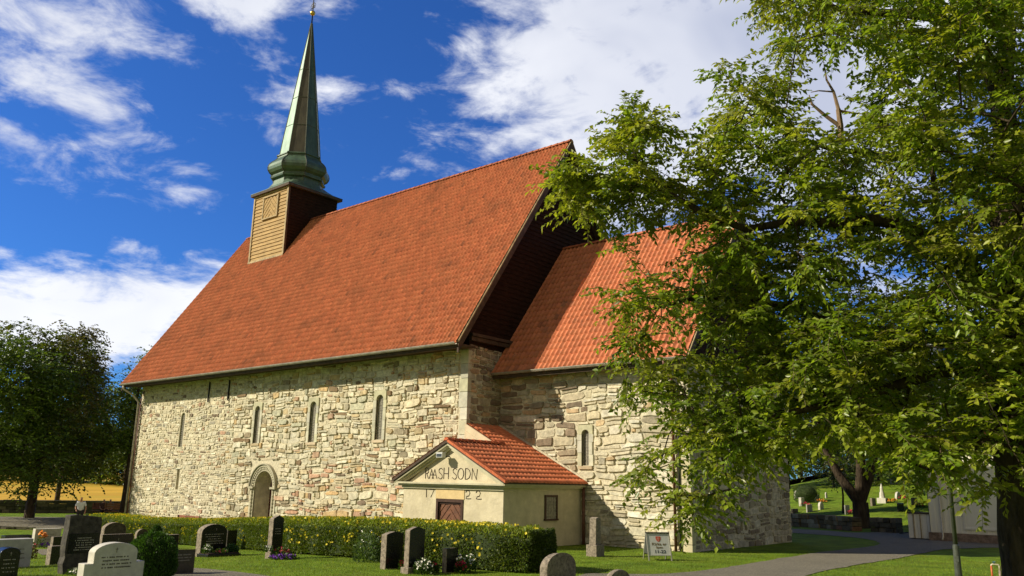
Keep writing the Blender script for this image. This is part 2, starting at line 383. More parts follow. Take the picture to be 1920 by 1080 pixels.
# ------------------------------------------------------------------ ground
def axis(lo, hi, c0, c1, step):
    a = list(np.arange(c0, c1+.01, step)); s = step; x = c0
    while x > lo: s *= 1.35; x -= s; a.insert(0, x)
    s = step; x = c1
    while x < hi: s *= 1.35; x += s; a.append(x)
    return a
gx = axis(-900, 900, -40, 32, 1.0); gy = axis(-500, 1200, -30, 60, 1.0)
V = [(x, y, hgt(x, y)) for x in gx for y in gy]; ny = len(gy)
F = [(i*ny+j, (i+1)*ny+j, (i+1)*ny+j+1, i*ny+j+1) for i in range(len(gx)-1) for j in range(ny-1)]
o = npmesh('ground', V, F, M['grass'], smooth=True); tag(o, kind='structure')

def draped(name, poly, m, lift=.015, cell=1.0, thing_=True):
    bm = bmesh.new(); vs = [bm.verts.new((p[0], p[1], 0)) for p in poly]; bm.faces.new(vs)
    xs = [p[0] for p in poly]; ys = [p[1] for p in poly]
    for a, lo, hi in ((0, min(xs), max(xs)), (1, min(ys), max(ys))):
        t = math.ceil(lo/cell)*cell
        while t < hi:
            n = [0, 0, 0]; n[a] = 1; c = [0, 0, 0]; c[a] = t
            bmesh.ops.bisect_plane(bm, geom=bm.verts[:]+bm.edges[:]+bm.faces[:], plane_co=c, plane_no=n); t += cell
    bmesh.ops.triangulate(bm, faces=bm.faces)
    for v in bm.verts: v.co.z = hgt(v.co.x, v.co.y)+lift
    bmesh.ops.recalc_face_normals(bm, faces=bm.faces)
    for f in bm.faces:
        if f.normal.z < 0: f.normal_flip()
    me = bpy.data.meshes.new(name); bm.to_mesh(me); bm.free(); me.materials.append(m)
    o = bpy.data.objects.new(name, me); COL.objects.link(o); return tag(o, kind='structure')
def wob(poly, amp=.05, step=.5):
    out = []
    for i, p in enumerate(poly):
        q = poly[(i+1) % len(poly)]; d = math.hypot(q[0]-p[0], q[1]-p[1]); k = max(1, int(d/step))
        if d > 30: k = 1
        for j in range(k):
            t = j/k; x = p[0]+(q[0]-p[0])*t; y = p[1]+(q[1]-p[1])*t
            out.append((x+amp*mn.noise(Vector((x*1.7, y*1.7, 3))), y+amp*mn.noise(Vector((x*1.7, y*1.7, 9)))))
    return out
def smooth_closed(pts, it=2):
    for _ in range(it):
        o = []
        for i in range(len(pts)-1):
            a, b = pts[i], pts[i+1]; o += [(a[0]*.75+b[0]*.25, a[1]*.75+b[1]*.25), (a[0]*.25+b[0]*.75, a[1]*.25+b[1]*.75)]
        pts = [pts[0]]+o+[pts[-1]]
    return pts
G2 = lambda u, v: tuple(gnd(u, v)[:2])
far_edge = smooth_closed([G2(*p) for p in ((1062, 1100), (1085, 1075), (1150, 1077), (1240, 1078), (1330, 1070), (1440, 1052), (1495, 1042), (1570, 1032), (1640, 1025), (1655, 1019), (1632, 1012), (1580, 1006), (1490, 1000), (1475, 998))])
back_edge = smooth_closed([G2(*p) for p in ((1480, 992), (1560, 996), (1602, 1000), (1677, 997), (1722, 1000), (1760, 1008), (1900, 1016), (2150, 1030))])
near_edge = smooth_closed([G2(*p) for p in ((2150, 1040), (1895, 1026), (1765, 1030), (1735, 1037), (1677, 1049), (1565, 1066), (1500, 1082), (1440, 1110), (1380, 1150))])
draped('gravel_path', wob(far_edge+back_edge+near_edge, .11, .3), M['gravel'])
lp = [G2(*p) for p in ((-300, 966), (0, 969), (110, 970), (240, 973))]+[(-16, -7.6), (-16, -9.0)]+[G2(*p) for p in ((180, 992), (110, 991), (0, 990), (-300, 985))]
draped('gravel_path', wob(lp, .12), M['gravel'])
p1 = [G2(*p) for p in ((300, 1064), (370, 1066), (470, 1076), (560, 1090), (700, 1110), (500, 1130), (300, 1100))]
draped('gravel_path', wob(p1, .05), M['gravel'])
p1 = [G2(*p) for p in ((64, 1031), (90, 1030), (170, 1034), (160, 1042), (78, 1041))]
draped('gravel_path', wob(p1, .05), M['gravel'])

# barley field beyond the churchyard wall (a real crop layer half a metre high)
W0 = at_d(-500, 950, 78); W1 = at_d(330, 950, 73)
wd = np.array([W1[0]-W0[0], W1[1]-W0[1]]); wd /= np.linalg.norm(wd); wn = np.array([wd[1], -wd[0]])
if np.dot(wn, np.array([W0[0]-CAM[0], W0[1]-CAM[1]])) < 0: wn = -wn
def wl(a, b): return (W0[0]+wd[0]*a+wn[0]*b, W0[1]+wd[1]*a+wn[1]*b)
def field():
    V = []; Fc = []; na, nb = 60, 50
    for i in range(na+1):
        for j in range(nb+1):
            x, y = wl(-60+i*(200/na), 1.5+(j/nb)**1.5*170)
            V.append((x, y, hgt(x, y)+.55+.12*mn.noise(Vector((x*.3, y*.3, 0)))))
    for i in range(na):
        for j in range(nb):
            q = i*(nb+1)+j; Fc.append((q, q+nb+1, q+nb+2, q+1))
    o = npmesh('barley_field', V, Fc, M['crop'], smooth=True); tag(o, kind='structure')
field()

# ------------------------------------------------------------------ masonry
PAL = [((.62, .56, .40), 30), ((.70, .65, .50), 28), ((.50, .45, .32), 18), ((.46, .36, .20), 9), ((.55, .38, .18), 5), ((.50, .30, .19), 4), ((.24, .17, .10), 4), ((.32, .27, .18), 7), ((.70, .64, .47), 14), ((.46, .45, .32), 8)]
def pick(pal):
    t = sum(w for _, w in pal); r = random.random()*t
    for c, w in pal:
        r -= w
        if r <= 0: break
    k = random.uniform(.84, 1.14); h = random.uniform(-.03, .03); q = .20; c = tuple(c[i]*(1-q)+(.60, .54, .38)[i]*q for i in range(3)) if c[0] > .4 else c
    return (min(.85, c[0]*k*(1+h)), min(.85, c[1]*k), min(.85, c[2]*k*(1-h)))
def masonry(mb, org, ud, nd, L, z0, z1, hmin, hmax, wmin, wmax, holes=(), pal=PAL, palf=None, gap=.014, depth=(.02, .055), thin=.22, ztop=None):
    """irregular coursed rubble: every stone a bevelled block standing proud of the wall; holes = (u0,u1,z0,z1)"""
    org = np.array(org, float); ud = np.array(ud, float); nd = np.array(nd, float)
    ph = random.random()*9
    def wz(u, z): return z+.05*math.sin(u*.8+ph+z*.7)+.035*math.sin(u*2.1+z*1.9)
    def stone(u0, u1, za, zb):
        if u1-u0 < .06 or zb-za < .04: return
        for (a, b, c, d) in holes:
            if u0 < b and u1 > a and za < d and zb > c:
                # trim sideways if partly outside
                if a-u0 > .10: stone(u0, a-.005, za, zb)
                if u1-b > .10: stone(b+.005, u1, za, zb)
                if zb-d > .07 and za < d: stone(max(u0, a), min(u1, b), d+.005, zb)
                if c-za > .07: stone(max(u0, a), min(u1, b), za, c-.005)
                return
        g = gap*random.uniform(.5, 1.5); jx = min(.035, (u1-u0)*.1); jz = min(.03, (zb-za)*.14)
        r = lambda a: random.uniform(-a, a)
        um = (u0+u1)/2; zm = (za+zb)/2
        pts = [(u0+g+r(jx)*.6, za+g+r(jz)), (um+r(jx*2), za+g+r(jz)), (u1-g+r(jx)*.6, za+g+r(jz)), (u1-g+r(jx)*.7, zm+r(jz)), (u1-g+r(jx)*.6, zb-g+r(jz)), (um+r(jx*2), zb-g+r(jz)), (u0+g+r(jx)*.6, zb-g+r(jz)), (u0+g+r(jx)*.7, zm+r(jz))]
        # corner knocks
        for ci in (0, 2, 4, 6):
            k = random.uniform(.01, .22); pts[ci] = (pts[ci][0]+(um-pts[ci][0])*k, pts[ci][1]+(zm-pts[ci][1])*k)
        d = random.uniform(*depth); tx = r(.012); tz = r(.012)
        col = (palf(um, zm) if palf else pick(pal))
        n = len(mb.v); b = min(.022, (zb-za)*.12)
        for (u, z) in pts:
            p = org+ud*u; mb.v.append((p[0]-nd[0]*.01, p[1]-nd[1]*.01, wz(u, z)))
        for (u, z) in pts:
            du = um-u; dz = zm-z; l = math.hypot(du, dz)+1e-6; u2 = u+du/l*b; z2 = z+dz/l*b
            dd = d+tx*(u-um)/(u1-u0)+tz*(z-zm)/(zb-za); p = org+ud*u+nd*0
            p = org+ud*u2+nd*dd; mb.v.append((p[0], p[1], wz(u2, z2)))
        for i in range(8):
            j = (i+1) % 8; mb.f.append((n+i, n+j, n+8+j, n+8+i)); mb.c.append(col)
        mb.f.append(tuple(n+8+i for i in range(8))); mb.c.append(col)
    z = z0
    while z < z1-.03:
        h = random.uniform(hmin, hmax)
        if z+h > z1-.06: h = z1-z
        u = 0.0
        while u < L:
            w = random.uniform(wmin, wmax)*(.7+.6*random.random())
            if u+w > L-.12: w = L-u
            top = z+h
            if random.random() < thin and h > .14:
                k = z+h*random.uniform(.38, .62)
                if w > .35 and random.random() < .5:
                    q = u+w*random.uniform(.35, .65); stone(u, q, z, k); stone(q, u+w, z, k)
                else: stone(u, u+w, z, k)
                stone(u, u+w, k, top)
            else: stone(u, u+w, z, top)
            u += w
        z += h

# ------------------------------------------------------------------ church
W_, ZR, ZE, A_, O_, S_, LC = 12.516, 18.214, 7.384, .42, 1.093, 2.019, 8.547
ZCE, ZCR, OC, PP, XP0, XP1, XR, ZPR, ZPT, ZPE = 6.467, 12.862, .607, 2.466, -.72, 4.10, 1.645, 3.53, 4.34, 2.16
LN = 27.0; YC = W_/2
church = thing('stone_church', 'medieval stone church with red tiled roofs, timber turret and green copper spire', 'church', (0, 0, 0))

def arch_poly(x0, x1, z0, zt, n=10):
    r = (x1-x0)/2; zs = zt-r; cx = (x0+x1)/2
    return [(x0, z0), (x1, z0)]+[(cx+r*math.cos(math.pi*i/n), zs+r*math.sin(math.pi*i/n)) for i in range(n+1)]
def box_obj(name, boxes, m, parent, bevel=0):
    b = MB()
    for q in boxes: b.box(*q)
    return b.obj(name, m, parent, bevel)
def cut(o, cutters):
    for c in cutters:
        co = c.obj('cutter', M['mortar']); md = o.modifiers.new('b', 'BOOLEAN'); md.operation = 'DIFFERENCE'; md.object = co; md.solver = 'EXACT'
        dg = bpy.context.evaluated_depsgraph_get(); me = bpy.data.meshes.new_from_object(o.evaluated_get(dg)); o.modifiers.clear(); o.data = me
        bpy.data.objects.remove(co)

# nave windows: x0,x1,z0,ztop
NW = [(-22.05, -21.62, 3.66, 5.55), (-14.66, -14.22, 3.77, 5.62), (-10.08, -9.62, 3.76, 5.64), (-5.38, -4.92, 3.80, 5.72)]
nave = MB().box(-LN, -.002, 0, W_, -1.3, 7.34).obj('nave_wall', M['mortar'], church)
cuts = [MB().prism(arch_poly(*w), 1, -.3, .30) for w in NW]
cuts.append(MB().prism([(-21.83, 1.36), (-21.55, 1.36), (-21.55, 2.46), (-21.83, 2.46)], 1, -.3, .3))
PX0, PX1, PZT = -14.12, -12.62, 2.42
cuts.append(MB().prism(arch_poly(PX0, PX1, -1.2, PZT, 14), 1, -.3, .95))
cut(nave, cuts)

def palnave(u, z):
    x = u-LN
    if x < -17:
        return pick([((.66, .60, .44), 46), ((.60, .53, .37), 26), ((.33, .30, .23), 9), ((.22, .17, .12), 6), ((.50, .36, .22), 6), ((.44, .24, .16), 3), ((.72, .68, .54), 20)])
    if z < 2.6 and -11 < x < -2: 
        return pick([((.60, .50, .32), 20), ((.62, .40, .18), 10), ((.52, .28, .18), 10), ((.27, .20, .14), 8), ((.56, .53, .40), 14), ((.66, .60, .44), 14)])
    return pick(PAL)
mb = MB()
nh = [(w[0]-.22+LN, w[1]+.22+LN, w[2]-.14, w[3]+.24) for w in NW[1:]]+[(NW[0][0]-.06+LN, NW[0][1]+.06+LN, NW[0][2]-.05, NW[0][3]+.06), (-21.88+LN, -21.5+LN, 1.3, 2.55), (PX0-.22+LN, PX1+.22+LN, -1.3, 1.7), (PX0-.42+LN, PX1+.42+LN, 1.62, 2.9)]
# left stretch small stones, right stretch larger
masonry(mb, (-LN, 0, 0), (1, 0, 0), (0, -1, 0), 10.5, -1.2, 7.26, .08, .25, .12, .50, [h for h in nh], palf=palnave, gap=.019, depth=(.008, .045), thin=.35)
random.seed(11)
masonry(mb, (-LN+10.5, 0, 0), (1, 0, 0), (0, -1, 0), 16.04, -1.2, 7.26, .11, .33, .16, .85, [(a-10.5, b-10.5, c, d) for a, b, c, d in nh], palf=lambda u, z: palnave(u+10.5, z), gap=.013, depth=(.01, .085), thin=.42)
# nave east face beside the chancel
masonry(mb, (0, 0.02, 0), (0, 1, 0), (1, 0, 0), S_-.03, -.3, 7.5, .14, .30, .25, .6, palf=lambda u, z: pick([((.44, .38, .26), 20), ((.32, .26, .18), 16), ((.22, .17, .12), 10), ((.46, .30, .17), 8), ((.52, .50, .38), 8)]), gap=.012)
mb.obj('rubble_masonry', M['stone'], nave)
# dressed blocks: quoins and window surrounds
def dress(c=(.54, .53, .40)):
    k = random.uniform(.85, 1.15); return (c[0]*k, c[1]*k, c[2]*k*random.uniform(.9, 1.1))
q = MB(); z = -.3
while z < 7.2:
    h = random.uniform(.35, .62); zt = min(z+h, 7.3); w = random.choice((.32, .36, .42))
    q.box(-w, .045, -.055, .16, z+.008, zt-.008, dress()); z = zt
q.obj('corner_quoins', M['dressed'], nave, bevel=.008)

def window(x0, x1, z0, zt, yf, parent, surround=True, sw=.17, depth=.12, gl=.085, axis=1):
    w = MB()
    if surround:
        # blocks up the jambs, a one-piece arch head with the opening cut out
        zs = zt-(x1-x0)/2
        for side in (0, 1):
            z = z0-.02
            while z < zs-.05:
                h = random.uniform(.3, .55); t = min(z+h, zs)
                if zs-t < .15: t = zs
                e = sw*random.uniform(.85, 1.25)
                if side: w.box(x1, x1+e, yf-.05, yf+.05, z+.005, t-.005, dress((.55, .53, .40)))
                else: w.box(x0-e, x0, yf-.05, yf+.05, z+.005, t-.005, dress((.55, .53, .40)))
                z = t
        n = 12; r = (x1-x0)/2; cx = (x0+x1)/2; col = dress((.52, .50, .37)); R = r+sw*.95
        for i in range(n):
            a0, a1 = math.pi*i/n, math.pi*(i+1)/n
            def op(a):
                c, s = math.cos(a), math.sin(a); k = R/max(abs(c), abs(s)*.95); return (cx+c*k, zs+s*k)
            w.prism([(cx+r*math.cos(a0), zs+r*math.sin(a0)), op(a0), op(a1), (cx+r*math.cos(a1), zs+r*math.sin(a1))], 1, yf-.052, yf+.05, col)
        w.box(x0-sw*.8, x1+sw*.8, yf-.07, yf+.05, z0-.13, z0-.02, dress((.52, .42, .27)))
    else:
        w.box(x0-.05, x1+.05, yf-.03, yf+.05, z0-.05, z0, dress())
    fr = w.obj('window', M['dressed'], parent)
    g = MB().prism(arch_poly(x0-.02, x1+.02, z0-.02, zt+.02), 1, yf+gl, yf+gl+.02).obj('glass', M['glass'], fr)
    l = MB(); nx = 4; r = (x1-x0)/2; cx = (x0+x1)/2
    for i in range(1, nx):
        x = x0+(x1-x0)*i/nx; top = zt-r+math.sqrt(max(0, r*r-(x-cx)**2)); l.box(x-.006, x+.006, yf+gl-.014, yf+gl-.002, z0, top)
    z = z0+.11
    while z < zt-.05:
        hw = r if z < zt-r else math.sqrt(max(0, r*r-(z-zt+r)**2)); l.box(cx-hw, cx+hw, yf+gl-.018, yf+gl-.003, z-.006, z+.006); z += .115
    l.obj('lead_grid', M['lead'], fr)
    return fr
for i, w in enumerate(NW): window(*w, 0, church, surround=i > 0)
f = MB().box(-21.95, -21.42, -.045, .04, 2.46, 2.52, dress()).obj('window', M['dressed'], church)
MB().box(-21.84, -21.54, .15, .17, 1.35, 2.47).obj('glass', M['glass'], f)

# portal with two carved arch orders
portal = MB()
cx = (PX0+PX1)/2; rr = (PX1-PX0)/2; zs = PZT-rr
def ring(mb, r0, r1, y0, y1, n, col=None, gapf=0.0, a0=0.0, a1=math.pi):
    for i in range(n):
        s0 = a0+(a1-a0)*i/n; s1 = a0+(a1-a0)*(i+1-gapf)/n
        mb.prism([(cx+r0*math.cos(s0), zs+r0*math.sin(s0)), (cx+r1*math.cos(s0), zs+r1*math.sin(s0)), (cx+r1*math.cos(s1), zs+r1*math.sin(s1)), (cx+r0*math.cos(s1), zs+r0*math.sin(s1))], 1, y0, y1, col)
DC = (.44, .41, .29)
ring(portal, rr, rr+.07, -.045, .05, 24, DC)
ring(portal, rr+.07, rr+.20, -.02, .05, 24, (.40, .37, .26))
ring(portal, rr+.08, rr+.19, -.075, .0, 22, (.48, .45, .32), gapf=.42)
ring(portal, rr+.20, rr+.31, -.10, .05, 24, DC)
ring(portal, rr+.31, rr+.36, -.16, .05, 24, (.44, .41, .30))
for sx in (-1, 1):
    xa = cx+sx*rr; 
    def bx(d0, d1, y0, y1, z0, z1, c): portal.box(min(xa+sx*d0, xa+sx*d1), max(xa+sx*d0, xa+sx*d1), y0, y1, z0, z1, c)
    bx(-.03, .38, -.17, .05, zs-.10, zs-.002, DC)
    bx(0, .10, -.05, .05, -.9, zs-.10, DC); bx(.20, .34, -.06, .05, -.9, zs-.10, (.56, .52, .38))
    z = -.8
    portal.tube([(xa+sx*.15, -.055, -.9), (xa+sx*.15, -.055, zs-.2)], .055, 8, col=(.50, .46, .33))
    while z < zs-.2: portal.tube([(xa+sx*.15, -.055, z), (xa+sx*.15, -.055, z+.07)], .078, 8, col=(.55, .50, .36)); z += .17
po = portal.obj('portal', M['dressed'], church, bevel=0)
MB().prism(arch_poly(PX0+.01, PX1-.01, -1.2, PZT-.01, 14), 1, .86, .93).obj('portal_door', M['redpaint'], church)
rv = MB(); P_ = arch_poly(PX0, PX1, -1.2, PZT, 14)
for k in range(1, len(P_)):
    a, b = P_[k], P_[(k+1) % len(P_)]; rv.face([(a[0], .02, a[1]), (b[0], .02, b[1]), (b[0], .86, b[1]), (a[0], .86, a[1])])
rv = rv.obj('portal_reveal', M['reveal'], church)
rv.data.transform(Matrix.Translation((-cx, 0, -1.2)) @ Matrix.Identity(4)); rv.data.transform(Matrix.Diagonal((.992, 1, .996, 1))); rv.data.transform(Matrix.Translation((cx, 0, 1.2)))
# wall anchors
for x in (-19.25, -17.28): MB().box(x-.03, x+.03, -.10, -.04, 6.02, 7.1).obj('wall_anchor', M['iron'], church)

# chancel
chan = MB().box(-.5, LC, S_, W_-S_, -.6, 6.42).obj('chancel_wall', M['mortar'], church)
CW = (4.09, 4.43, 2.80, 4.12)
cut(chan, [MB().prism(arch_poly(*CW), 1, S_-.3, S_+.30), MB().box(LC-.4, LC+.2, 5.72, 5.96, .58, .88), MB().box(LC-.4, LC+.2, 6.1, 6.34, .58, .88)])
mb = MB(); random.seed(5)
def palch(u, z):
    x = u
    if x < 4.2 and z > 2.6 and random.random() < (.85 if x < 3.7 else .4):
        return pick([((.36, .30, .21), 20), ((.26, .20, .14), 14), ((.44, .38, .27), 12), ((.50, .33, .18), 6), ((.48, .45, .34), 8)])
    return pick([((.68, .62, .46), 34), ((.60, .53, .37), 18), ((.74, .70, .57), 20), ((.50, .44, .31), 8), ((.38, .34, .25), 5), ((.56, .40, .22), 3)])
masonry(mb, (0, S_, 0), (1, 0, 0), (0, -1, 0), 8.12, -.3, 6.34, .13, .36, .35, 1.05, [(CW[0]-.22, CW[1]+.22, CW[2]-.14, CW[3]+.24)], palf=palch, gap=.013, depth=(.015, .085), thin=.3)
random.seed(6)
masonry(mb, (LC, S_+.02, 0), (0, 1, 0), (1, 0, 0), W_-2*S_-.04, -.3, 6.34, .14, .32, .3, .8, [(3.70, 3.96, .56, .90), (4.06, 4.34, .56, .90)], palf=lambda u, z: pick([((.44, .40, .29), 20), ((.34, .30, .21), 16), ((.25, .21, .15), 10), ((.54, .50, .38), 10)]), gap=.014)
mb.obj('rubble_masonry', M['stone'], chan)
q = MB(); z = -.2
while z < 6.2:
    h = random.uniform(.4, .75); zt = min(z+h, 6.3); w = random.choice((.36, .42, .47))
    q.box(LC-w, LC+.05, S_-.06, S_+.2, z+.008, zt-.008, dress((.58, .52, .36))); z = zt
q.obj('corner_quoins', M['dressed'], chan, bevel=.008)
window(*CW, S_, church, surround=True, sw=.17)

# ------------------------------------------------------------------ pantile roofs
def tile_slope(name, P0, U, Sv, Nv, width, slope, m, parent, tw=.215, ex=.335, col=(.43, .125, .05), seg=6, keep=None, amp=.062, colf=None, lip=.020):
    P0 = np.array(P0, float); U = np.array(U, float); Sv = np.array(Sv, float); Nv = np.array(Nv, float)
    nt = int(round(width/tw)); tw = width/nt; nr = int(round(slope/ex)); ex = slope/nr
    prof = [amp*(0.5+0.5*math.cos(2*math.pi*(k/seg)))**1.5 for k in range(seg+1)]
    V = []; Fq = []; C = []
    vi = 0
    for r in range(nr):
        s0 = r*ex-.02; s1 = (r+1)*ex+.0
        for t in range(nt):
            if keep and not keep((t+.5)*tw, (r+.5)*ex): continue
            k = random.uniform(.86, 1.12); hh = random.uniform(-.05, .05)
            c = colf(t*tw, r*ex) if colf else col
            c = (c[0]*k, c[1]*k*(1+hh), c[2]*k*(1+hh))
            if random.random() < .02: c = (c[0]*.74, c[1]*.78, c[2]*.85)
            js = random.uniform(-.008, .008); jn = random.uniform(-.002, .003)
            base = vi
            for i in range(seg+1):
                u = (t+i/seg)*tw; h = prof[i]
                a = P0+U*u+Sv*(s0+js); b = P0+U*u+Sv*s1
                V += [a+Nv*(-.0+h*.2), a+Nv*(lip+h+jn), b+Nv*(.003+h*.95+jn)]; C += [c]*3; vi += 3
            for i in range(seg):
                q0 = base+i*3; Fq += [(q0, q0+3, q0+4, q0+1), (q0+1, q0+4, q0+5, q0+2)]
    return npmesh(name, V, Fq, m, parent, C=np.array(C))
def nrm(v): v = np.array(v, float); return v/np.linalg.norm(v)
# nave roof
Sv = nrm((0, YC+O_, ZR-ZE)); Nv = nrm((0, -(ZR-ZE), YC+O_)); SL = math.hypot(YC+O_, ZR-ZE)
th = .16
roofn = MB().prism([(-O_, ZE-.03), (YC, ZR-.03), (W_+O_, ZE-.03), (W_+O_, ZE-.20), (YC, ZR-.30), (-O_, ZE-.20)], 0, -LN-A_, A_).obj('nave_roof', M['eavewood'], church)
P0 = (-LN-A_, -O_-.02, ZE-.03)
tile_slope('roof_tiles', P0, (1, 0, 0), Sv, Nv, LN+2*A_, SL, M['tile'], roofn, amp=.080, colf=lambda u, s: (.57, .19, .085))
tile_slope('roof_tiles', (A_, W_+O_+.02, ZE-.03), (-1, 0, 0), nrm((0, -(YC+O_), ZR-ZE)), nrm((0, ZR-ZE, YC+O_)), LN+2*A_, SL, M['tile'], roofn, tw=.43, ex=.67, seg=4)
def ridge(name, p, q, r, m, parent, n, col=(.40, .12, .05)):
    b = MB(); p = Vector(p); q = Vector(q); d = (q-p)/n; ax = d.normalized(); side = ax.cross(Vector((0, 0, 1))).normalized()
    for i in range(n):
        a = p+d*i; e = p+d*(i+1.06); k = random.uniform(.75, 1.1); c = (col[0]*k, col[1]*k, col[2]*k)
        for j in range(6):
            w0 = math.pi*j/6; w1 = math.pi*(j+1)/6
            f = lambda P, w, R: P+side*math.cos(w)*R+Vector((0, 0, 1))*math.sin(w)*R*.9
            b.face([f(a, w0, r*1.12), f(e, w0, r*.95), f(e, w1, r*.95), f(a, w1, r*1.12)], c)
        b.face([a+side*math.cos(math.pi*j/6)*r*1.12+Vector((0, 0, .9))*math.sin(math.pi*j/6)*r*1.12 for j in range(7)], c)
    return b.obj(name, m, parent)
ridge('ridge_tiles', (A_+.03, YC, ZR-.03), (-LN-A_, YC, ZR-.03), .15, M['tile'], roofn, 72)
# verge boards and caps at both gables
for x0, x1 in ((A_-.03, A_+.05), (-LN-A_-.05, -LN-A_+.03)):
    for sg in (-1, 1):
        ye = YC+sg*(YC+O_); b = MB(); 
        b.prism([(ye, ZE-.02), (YC, ZR+.0), (YC, ZR-.42), (ye, ZE-.42)] if sg < 0 else [(YC, ZR+.0), (ye, ZE-.02), (ye, ZE-.42), (YC, ZR-.42)], 0, x0, x1)
        b.obj('barge_board', M['eavewood'], roofn)
        c = MB(); c.prism([(ye, ZE+.065), (YC, ZR+.085), (YC, ZR+.005), (ye, ZE-.015)], 0, x0-.02, x1+.012); c.obj('verge_cap', M['woodtrim'], roofn)
# tarred gable boarding, lapped
def gable_boards(parent, X, y0, y1, zb, ztop, yr, zr_at, step=.21, sgn=1):
    b = MB(); z = zb
    def half(z): return (zr_at-z)/((ZR-ZE)/(YC+O_)) if parent is not None else 0
    while z < ztop:
        zt = min(z+step, ztop); w = half(z)
        if w <= .03: break
        ya = max(y0, yr-w); yb = min(y1, yr+w); w2 = max(half(zt), .01); yc = max(y0, yr-w2); yd = min(y1, yr+w2)
        b.face([(X+.045, ya, z), (X+.045, yb, z), (X+.008, yd, zt), (X+.008, yc, zt)])
        b.face([(X+.008, ya, z), (X+.008, yb, z), (X+.045, yb, z), (X+.045, ya, z)])
        z = zt
    return b.obj('gable_boarding', M['tarwood'], parent)
MB().prism([(0.0, 7.34), (W_, 7.34), (W_, 8.8), (YC, ZR-.34), (0, 8.8)], 0, -.25, -.0).obj('gable_wall', M['tarwood'], church)
gable_boards(church, 0.0, 0.0, W_, 7.95, ZR-.4, YC, ZR-.35)
MB().box(0, .16, -.02, W_, 7.62, 7.78).box(0, .22, -.04, W_, 7.80, 7.92).obj('gable_sill', M['eavewood'], church)
# eaves soffit and gutter of the nave
MB().box(-LN-A_+.04, A_-.04, -O_+.06, -.02, 7.28, 7.345).box(-LN-.2, A_-.05, -O_+.02, -O_+.06, 7.15, 7.35).obj('eaves_soffit', M['eavewood'], church)
def gutter(x0, x1, y, z, parent, r=.075):
    b = MB(); n = 8
    for i in range(n):
        w0 = math.pi+math.pi*i/n; w1 = math.pi+math.pi*(i+1)/n
        b.face([(x0, y+r*math.cos(w0), z+r*math.sin(w0)), (x1, y+r*math.cos(w0), z+r*math.sin(w0)), (x1, y+r*math.cos(w1), z+r*math.sin(w1)), (x0, y+r*math.cos(w1), z+r*math.sin(w1))])
    b.tube([(x0, y-r, z), (x1, y-r, z)], .012, 6)
    x = x0+.3
    while x < x1: b.box(x-.012, x+.012, y-r, y+r+.06, z-.002, z+.01); x += .8
    g = b.obj('gutter', M['gutter'], parent); sm = g.modifiers.new('s', 'SOLIDIFY'); sm.thickness = .006
    return g
gutter(-LN-A_, A_-.02, -O_-.09, ZE-.03, church, .085)
MB().tube([(-LN-.05, -O_-.09, 7.25), (-LN-.05, -O_-.05, 7.05), (-LN-.02, -.55, 6.75), (-LN+.02, -.18, 6.35), (-LN+.02, -.15, -.9)], .055, 10).obj('downpipe', M['pipelight'], church, smooth=True)
MB().tube([(-LN+.16, -.10, 6.6), (-LN+.16, -.10, -.9)], .035, 8).obj('lightning_conductor', M['pipe'], church, smooth=True)

# chancel roof
YCE = S_-OC; Svc = nrm((0, YC-YCE, ZCR-ZCE)); Nvc = nrm((0, -(ZCR-ZCE), YC-YCE)); SLc = math.hypot(YC-YCE, ZCR-ZCE); XC1 = LC+.34
roofc = MB().prism([(YCE, ZCE-.03), (YC, ZCR-.03), (W_-YCE, ZCE-.03), (W_-YCE, ZCE-.20), (YC, ZCR-.30), (YCE, ZCE-.20)], 0, .02, XC1).obj('chancel_roof', M['eavewood'], church)
tile_slope('roof_tiles', (.05, YCE-.02, ZCE-.03), (1, 0, 0), Svc, Nvc, XC1-.05, SLc, M['tilep'], roofc, tw=.225, ex=.36, colf=lambda u, s: (.58, .19, .085), amp=.070, seg=7)
tile_slope('roof_tiles', (XC1, W_-YCE+.02, ZCE-.03), (-1, 0, 0), nrm((0, -(YC-YCE), ZCR-ZCE)), nrm((0, ZCR-ZCE, YC-YCE)), XC1-.05, SLc, M['tilep'], roofc, tw=.43, ex=.67, seg=4)
ridge('ridge_tiles', (XC1, YC, ZCR-.03), (.06, YC, ZCR-.03), .14, M['tilep'], roofc, 22, (.45, .13, .05))
for sg in (-1, 1):
    ye = YC+sg*(YC-YCE)
    MB().prism([(ye, ZCE-.02), (YC, ZCR), (YC, ZCR-.36), (ye, ZCE-.36)], 0, XC1-.03, XC1+.05).obj('barge_board', M['eavewood'], roofc)
    MB().prism([(ye, ZCE+.06), (YC, ZCR+.08), (YC, ZCR+.005), (ye, ZCE-.015)], 0, XC1-.05, XC1+.06).obj('verge_cap', M['woodtrim'], roofc)
MB().prism([(S_, 6.42), (W_-S_, 6.42), (W_-S_, 7.0), (YC, ZCR-.3), (S_, 7.0)], 0, LC-.2, LC+.02).obj('gable_wall', M['tarwood'], church)
MB().box(.02, XC1-.04, YCE+.06, S_-.02, 6.34, 6.40).box(.02, XC1-.05, YCE+.02, YCE+.06, 6.22, 6.40).obj('eaves_soffit', M['eavewood'], church)
gutter(.1, XC1-.02, YCE-.09, ZCE-.03, church, .08)
MB().tube([(8.02, YCE-.09, 6.36), (8.02, YCE-.02, 6.15), (8.02, S_-.25, 5.95), (8.02, S_-.14, 5.7), (8.02, S_-.14, -.05)], .05, 10).obj('downpipe', M['pipe'], church, smooth=True)
MB().tube([(8.19, S_-.09, 6.2), (8.19, S_-.09, -.05)], .03, 8).obj('lightning_conductor', M['darkmetal'], church, smooth=True)

